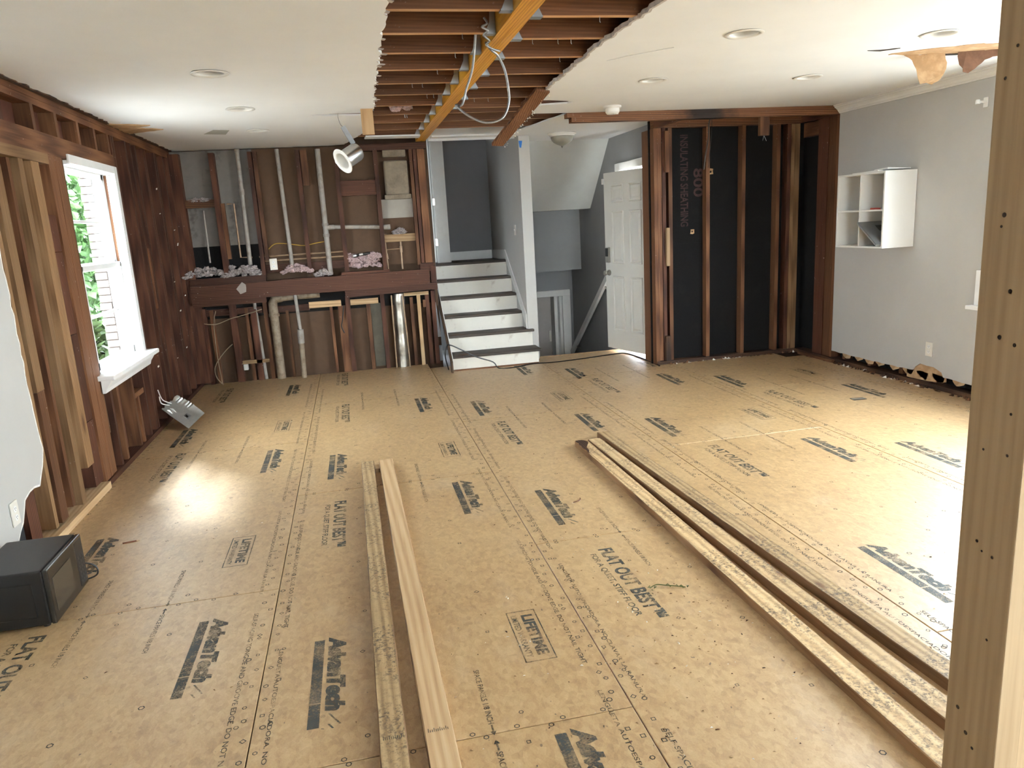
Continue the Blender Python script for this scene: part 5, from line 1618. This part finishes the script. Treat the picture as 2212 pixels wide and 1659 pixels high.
# ------------------------------------------------------------------ lumber lying on the floor
def lumber(label, xf, xn, yf, yn, kind, group, w=0.089, h=0.038, z=0.0):
    """2x4 lying flat: left edge runs from xf at the far end to xn at the near end"""
    n = 40
    rnd = random.Random(int(xf * 1000))
    V_, F_ = [], []
    for i in range(n + 1):
        t_ = i / n
        y = yf + (yn - yf) * t_
        x = xf + (xn - xf) * t_
        j = lambda: rnd.uniform(-0.0012, 0.0012)
        r_ = 0.003
        ring = [(x, z), (x + w, z), (x + w, z + h - r_), (x + w - r_, z + h), (x + r_, z + h), (x, z + h - r_)]
        V_ += [(a + j(), y, b_ + (j() if b_ > z + 0.01 else 0)) for a, b_ in ring]
    for i in range(n):
        for k in range(6):
            F_.append((i * 6 + k, i * 6 + (k + 1) % 6, (i + 1) * 6 + (k + 1) % 6, (i + 1) * 6 + k))
    F_.append((5, 4, 3, 2, 1, 0))
    F_.append(tuple(n * 6 + k for k in range(6)))
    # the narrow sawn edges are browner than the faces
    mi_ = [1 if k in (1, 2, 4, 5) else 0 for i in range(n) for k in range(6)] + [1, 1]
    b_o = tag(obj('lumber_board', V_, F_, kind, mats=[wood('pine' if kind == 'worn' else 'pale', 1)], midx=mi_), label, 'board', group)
    mb_ = MB()
    for ys in (yf + (yn - yf) * 0.66,):
        xs_ = xf + (xn - xf) * 0.66
        for k in range(11):
            xx = xs_ + 0.012 + k * 0.006
            hh = 0.012 if k % 3 else 0.018
            mb_.add([(xx, ys, z + h + 0.0012), (xx + 0.0024, ys, z + h + 0.0012), (xx + 0.0024, ys + hh, z + h + 0.0012), (xx, ys + hh, z + h + 0.0012)], [(0, 1, 2, 3)])
    mb_.build('grade_stamp', MATS['ink'], b_o)
    return b_o
g1, g2 = 'loose boards left of centre', 'loose boards at right'
lumber('stained board, left of the pair lying in the middle of the floor', -0.068, -0.058, 4.85, 0.55, 'worn', g1, 0.083)
lumber('clean yellow board, right of the pair in the middle of the floor', 0.050, 0.088, 4.84, 0.55, 'fresh', g1)
lumber('left of three boards at right, with dark rotted far end', 1.392, 1.428, 4.75, 1.05, 'worn', g2, 0.088, 0.038)
lumber('middle of the three boards lying at right', 1.486, 1.600, 4.75, 1.05, 'worn', g2, 0.088, 0.040)
lumber('rightmost of the three boards, reaching farthest back', 1.600, 1.760, 4.885, 1.05, 'worn', g2, 0.088, 0.042)
tag(box('wood_block', 0.020, 0.046, 4.70, 4.79, 0.0, 0.026, 'pale'), 'small wood block between the far ends of the paired boards', 'block')
v, f = slab(ragged([(1.395, 4.752), (1.44, 4.753), (1.47, 4.70), (1.43, 4.60), (1.40, 4.45), (1.394, 4.6), (1.395, 4.752)], 0.006, 0.03, 91)[:-1], [], 0.0375, 0.0395)
rot_ = obj('rotted_patch', v, f, wood('char', 1), None)
tag(rot_, 'dark rotted crust on the far end of the left board at right', 'rot')

# pencil, sprig, black strip, wood curl, crumbs
pn = thing('pencil', 'brown carpenter pencil on the floor beyond the microwave', 'pencil', (-1.287, 4.026, 0.004))
v, f = tube([(-1.328, 4.018, 0.004), (-1.262, 4.030, 0.004)], 0.004, 6)
obj('shaft', v, f, plain('brown_lacquer', (0.16, 0.05, 0.02), 0.4), pn)
v, f = tube([(-1.262, 4.030, 0.004), (-1.246, 4.033, 0.004)], 0.004, 6, rads=[0.004, 0.0008])
obj('tip', v, f, plain('bare_pencil_wood', (0.6, 0.42, 0.25), 0.7), pn)
sp = thing('plant_sprig', 'small dry green plant sprig on the floor between the boards', 'sprig', (1.165, 2.69, 0.003))
v, f = tube([(1.098, 2.705, 0.004), (1.13, 2.712, 0.010), (1.17, 2.70, 0.006), (1.21, 2.68, 0.006), (1.24, 2.665, 0.004)], 0.0022, 6, 4)
green_m = plain('olive_green_stem', (0.075, 0.085, 0.015), 0.6, vary=0.3)
obj('stem', v, f, green_m, sp)
rl = random.Random(9)
for k, (x, y) in enumerate([(1.098, 2.70), (1.092, 2.685), (1.105, 2.715), (1.11, 2.695), (1.19, 2.695), (1.215, 2.685), (1.235, 2.675), (1.245, 2.66), (1.225, 2.66), (1.17, 2.71)]):
    s_ = rl.uniform(0.006, 0.012)
    a0 = rl.uniform(0, 6.28)
    V_ = [(x, y, 0.004), (x + s_ * math.cos(a0 + .5), y + s_ * math.sin(a0 + .5), 0.009), (x + 1.8 * s_ * math.cos(a0), y + 1.8 * s_ * math.sin(a0), 0.005), (x + s_ * math.cos(a0 - .5), y + s_ * math.sin(a0 - .5), 0.009)]
    V_ += [(p[0], p[1], p[2] - 0.0012) for p in V_]
    obj('leaf', V_, [(0, 1, 2, 3), (7, 6, 5, 4), (0, 4, 5, 1), (1, 5, 6, 2), (2, 6, 7, 3), (3, 7, 4, 0)], green_m, sp)
st = thing('metal_strip', 'short black strip with a pale stripe near the right wall', 'strip', (3.87, 5.09, 0.0))
v, f = slab([(3.815, 5.065), (3.925, 5.055), (3.93, 5.115), (3.82, 5.125)], [], 0.0008, 0.004)
obj('strip', v, f, plastic_black, st)
v, f = slab([(3.818, 5.088), (3.927, 5.078), (3.928, 5.092), (3.819, 5.102)], [], 0.004, 0.0048)
obj('stripe', v, f, plain('pale_stripe', (0.42, 0.38, 0.32), 0.6), st)
v, f = tube([(1.075, 3.745, 0.004), (1.10, 3.752, 0.005), (1.122, 3.768, 0.006), (1.128, 3.792, 0.005)], 0.003, 6, 4)
tag(obj('wood_curl', v, f, 'old'), 'dark curled wood splinter on the floor next to a blue-grey logo', 'splinter')
mb = MB()
for k in range(900):
    x, y = rl.uniform(-1.6, 4.5), rl.uniform(1.2, 7.9)
    if rl.random() < 0.5:
        x, y = rl.gauss(1.15, 0.5), rl.gauss(2.4, 0.6)
    if not (-1.6 < x < 4.5) or y < 1 or (y > 7.6) or (x > 3.0 and y > 6.8) or (-0.1 < x < 0.2) or (1.38 < x < 1.86 and y < 5):
        continue
    s_ = rl.uniform(0.0015, 0.006)
    a0 = rl.uniform(0, 6.28)
    l_ = s_ * rl.uniform(1, 3.0)
    c1, s1_ = math.cos(a0), math.sin(a0)
    mb.add([(x, y, 0.0008), (x + l_ * c1, y + l_ * s1_, 0.0008), (x - s_ * s1_, y + s_ * c1, 0.0008), (x + l_ * .4 * c1, y + l_ * .4 * s1_, 0.0008 + s_ * 0.7)], [(0, 2, 1), (0, 1, 3), (1, 2, 3), (2, 0, 3)], rl.choice([0, 0, 1, 2]))
o = mb.build('wood_crumbs', wood('pale', 0), None, mats=[wood('old', 0), plastic_ivory])
o['kind'] = 'stuff'
tag(o, 'scattered sawdust crumbs and chips all over the subfloor', 'crumbs')

# black cable by the stairs and the front door
cable('black cable draped over the lowest stair and along the foyer floor', [(0.925, 7.95, 0.006), (0.873, 7.720, 0.194), (0.896, 7.720, 0.302), (0.941, 7.720, 0.308), (1.043, 7.730, 0.252), (1.214, 7.750, 0.152), (1.391, 7.770, 0.077), (1.45, 7.76, 0.006), (1.60, 7.72, 0.006), (1.85, 7.82, 0.006),
       (2.096, 7.792, 0.006), (2.491, 7.851, 0.006), (2.853, 7.940, 0.006), (2.965, 7.909, 0.006), (3.008, 7.624, 0.006), (3.017, 7.228, 0.006), (3.013, 7.061, 0.006)], 0.0065, black_cable, 'floor_cable')

# ------------------------------------------------------------------ microwave
mw = thing('microwave', 'black countertop microwave standing on the floor at left', 'microwave', (-1.505, 3.37, 0.0))
vv, ff = rbox(-1.660, -1.372, 3.170, 3.570, 0.012, 0.255, 0.012, 3)
obj('body', vv, ff, plain('black_enamel', (0.007, 0.007, 0.007), 0.36, vary=0.3, scale=12), mw)
vv, ff = rbox(-1.371, -1.350, 3.172, 3.568, 0.014, 0.253, 0.006, 2)
door = obj('door', vv, ff, plain('glossy_black_door', (0.020, 0.018, 0.015), 0.18), mw)
vv, ff = rbox(-1.3505, -1.3485, 3.205, 3.410, 0.055, 0.205, 0.0008, 1)
obj('door_window', vv, ff, plain('dark_brown_glass', (0.055, 0.045, 0.032), 0.15), door)
vv, ff = rbox(-1.3505, -1.3490, 3.475, 3.560, 0.030, 0.240, 0.0006, 1)
obj('control_panel', vv, ff, plastic_black, mw)
for r_ in range(6):
    for c_2 in range(3):
        box('button', -1.3492, -1.3478, 3.485 + c_2 * 0.024, 3.503 + c_2 * 0.024, 0.045 + r_ * 0.022, 0.058 + r_ * 0.022, plain('button_grey', (0.045, 0.043, 0.04), 0.4), mw)
for x in (-1.64, -1.40):
    for y in (3.20, 3.54):
        v, f = lathe([(0.0, 0.0), (0.014, 0.0), (0.014, 0.014), (0.0, 0.014)], 10, (x, y, 0.0))
        obj('foot', v, f, plastic_black, mw)
for r_ in range(3):
    for c_2 in range(5):
        x = -1.64 + c_2 * 0.045
        box('vent_slot', x, x + 0.034, 3.1685, 3.1705, 0.075 + r_ * 0.010, 0.079 + r_ * 0.010, plain('vent_edge_grey', (0.12, 0.12, 0.12), 0.5), mw)
vv, ff = rbox(-1.645, -1.415, 3.166, 3.1705, 0.055, 0.205, 0.002, 1)
obj('side_recess_frame', vv, ff, plain('black_enamel', (0.007, 0.007, 0.007), 0.36), mw)
v, f = tube([(-1.42, 3.57, 0.10), (-1.36, 3.60, 0.09), (-1.325, 3.612, 0.06), (-1.33, 3.61, 0.02), (-1.40, 3.60, 0.008), (-1.55, 3.65, 0.006), (-1.66, 3.60, 0.006)], 0.004, 6, 5)
obj('power_cord', v, f, black_cable, mw)

# ------------------------------------------------------------------ bent sheet-metal scoop leaning on the left wall
sc = thing('metal_scoop', 'bent sheet aluminium scoop leaning against the left studs', 'scoop', (-1.50, 6.6, 0.0))
A, B, C_, D = Vector((-1.471, 6.455, 0.006)), Vector((-1.392, 6.72, 0.058)), Vector((-1.640, 6.834, 0.193)), Vector((-1.640, 6.413, 0.197))
NU, NV = 22, 22
nrm = (B - A).cross(D - A).normalized()
if nrm.z < 0:
    nrm = -nrm
V_, F_ = [], []
for side_ in (0, 1):
    for i in range(NU + 1):
        for j in range(NV + 1):
            u_, w_ = i / NU, j / NV            # u from A to B (width), w from front to back
            p = A.lerp(B, u_).lerp(D.lerp(C_, u_), w_)
            edge = max(0, (u_ - 0.80) / 0.20)
            p = p + nrm * (0.055 * edge ** 1.6 * (0.25 + 0.75 * min(1, w_ * 1.6)))
            if u_ > 0.85 and w_ > 0.45:
                p = p + nrm * 0.006 * math.sin(w_ * 60)
            if w_ > 0.98:
                p = p + (D - A).normalized() * 0.012 * (0.5 + 0.5 * math.sin(u_ * 28))
            p = p + nrm * 0.004 * noise.noise(p * 11)
            V_.append(tuple(p - nrm * 0.003 * side_))
def gi(s_, i, j):
    return s_ * (NU + 1) * (NV + 1) + i * (NV + 1) + j
for i in range(NU):
    for j in range(NV):
        F_.append((gi(0, i, j), gi(0, i + 1, j), gi(0, i + 1, j + 1), gi(0, i, j + 1)))
        F_.append((gi(1, i, j), gi(1, i, j + 1), gi(1, i + 1, j + 1), gi(1, i + 1, j)))
for i in range(NU):
    F_.append((gi(0, i, 0), gi(1, i, 0), gi(1, i + 1, 0), gi(0, i + 1, 0)))
    F_.append((gi(0, i, NV), gi(0, i + 1, NV), gi(1, i + 1, NV), gi(1, i, NV)))
for j in range(NV):
    F_.append((gi(0, 0, j), gi(0, 0, j + 1), gi(1, 0, j + 1), gi(1, 0, j)))
    F_.append((gi(0, NU, j), gi(1, NU, j), gi(1, NU, j + 1), gi(0, NU, j + 1)))
obj('pan', V_, F_, sheet_alu, sc, smooth=True)
def on_pan(u_, w_, h_):
    return tuple(A.lerp(B, u_).lerp(D.lerp(C_, u_), w_) + nrm * h_)
for (u0, w0, u1, w1) in ((0.30, 0.62, 0.36, 0.88), (0.12, 0.68, 0.17, 0.90)):
    V_ = [on_pan(u0, w0, 0.002), on_pan(u1, w0, 0.002), on_pan(u1, w1, 0.002), on_pan(u0, w1, 0.002), on_pan((u0 + u1) / 2, (w0 + w1) / 2 + .05, 0.016)]
    obj('louvre', V_, [(0, 3, 2, 1), (0, 1, 4), (1, 2, 4), (2, 3, 4), (3, 0, 4)], sheet_alu, sc)
V_ = [on_pan(u_, w_, h_) for h_ in (0.001, 0.008) for u_, w_ in ((0.33, 0.24), (0.58, 0.24), (0.58, 0.40), (0.33, 0.40))]
obj('knockout', V_, BF, galv, sc)
V_ = [on_pan(u_, w_, h_) for h_ in (0.008, 0.0095) for u_, w_ in ((0.37, 0.28), (0.46, 0.28), (0.46, 0.36), (0.37, 0.36))]
obj('knockout_slot', V_, BF, dark_metal, sc)
for pa_, pb_, pc_ in (((0.62, 0.96), (-1.665, 6.56, 0.250), (-1.660, 6.447, 0.357)), ((0.45, 0.96), (-1.660, 6.49, 0.235), (-1.665, 6.476, 0.296))):
    v, f = tube([on_pan(pa_[0], pa_[1], 0.004), pb_, pc_], 0.0045, 7, 5)
    obj('handle_wire', v, f, plastic_white, sc, smooth=True)

# ------------------------------------------------------------------ framing post in the foreground
ps = thing('framing_post', 'blurred pine framing post with nail holes at the right edge of the view', 'post', (0.815, 0.775, 0.0))
vv, ff = rbox(0.795, 0.833, 0.731, 0.820, 0.0, 2.438, 0.002, 2)
obj('stud', vv, ff, 'post', ps)
vv, ff = rbox(0.8335, 0.8715, 0.735, 0.822, 0.0, 2.438, 0.002, 2)
obj('stud', vv, ff, 'post', ps)
for px, py, pz in ((0.795, 0.772, 1.429), (0.795, 0.782, 1.370), (0.795, 0.759, 1.363), (0.795, 0.755, 1.275), (0.795, 0.792, 1.218), (0.795, 0.755, 1.220), (0.795, 0.790, 1.088), (0.795, 0.781, 1.077), (0.795, 0.764, 1.075), (0.795, 0.761, 0.955), (0.795, 0.799, 0.825), (0.795, 0.782, 0.795), (0.795, 0.769, 0.779), (0.795, 0.793, 1.508), (0.795, 0.790, 1.522), (0.795, 0.791, 1.718), (0.795, 0.805, 1.684)):
    s_ = random.uniform(0.0014, 0.0032)
    v, f = along([(s_, 0.0), (s_, 0.0006), (s_ * 0.5, 0.0009)], Vector((0.7954, py, pz)), Vector((-1, 0, 0)), 9)
    obj('nail_hole', v, f, plain('dark_nail_hole', (0.035, 0.022, 0.014), 0.9), ps)
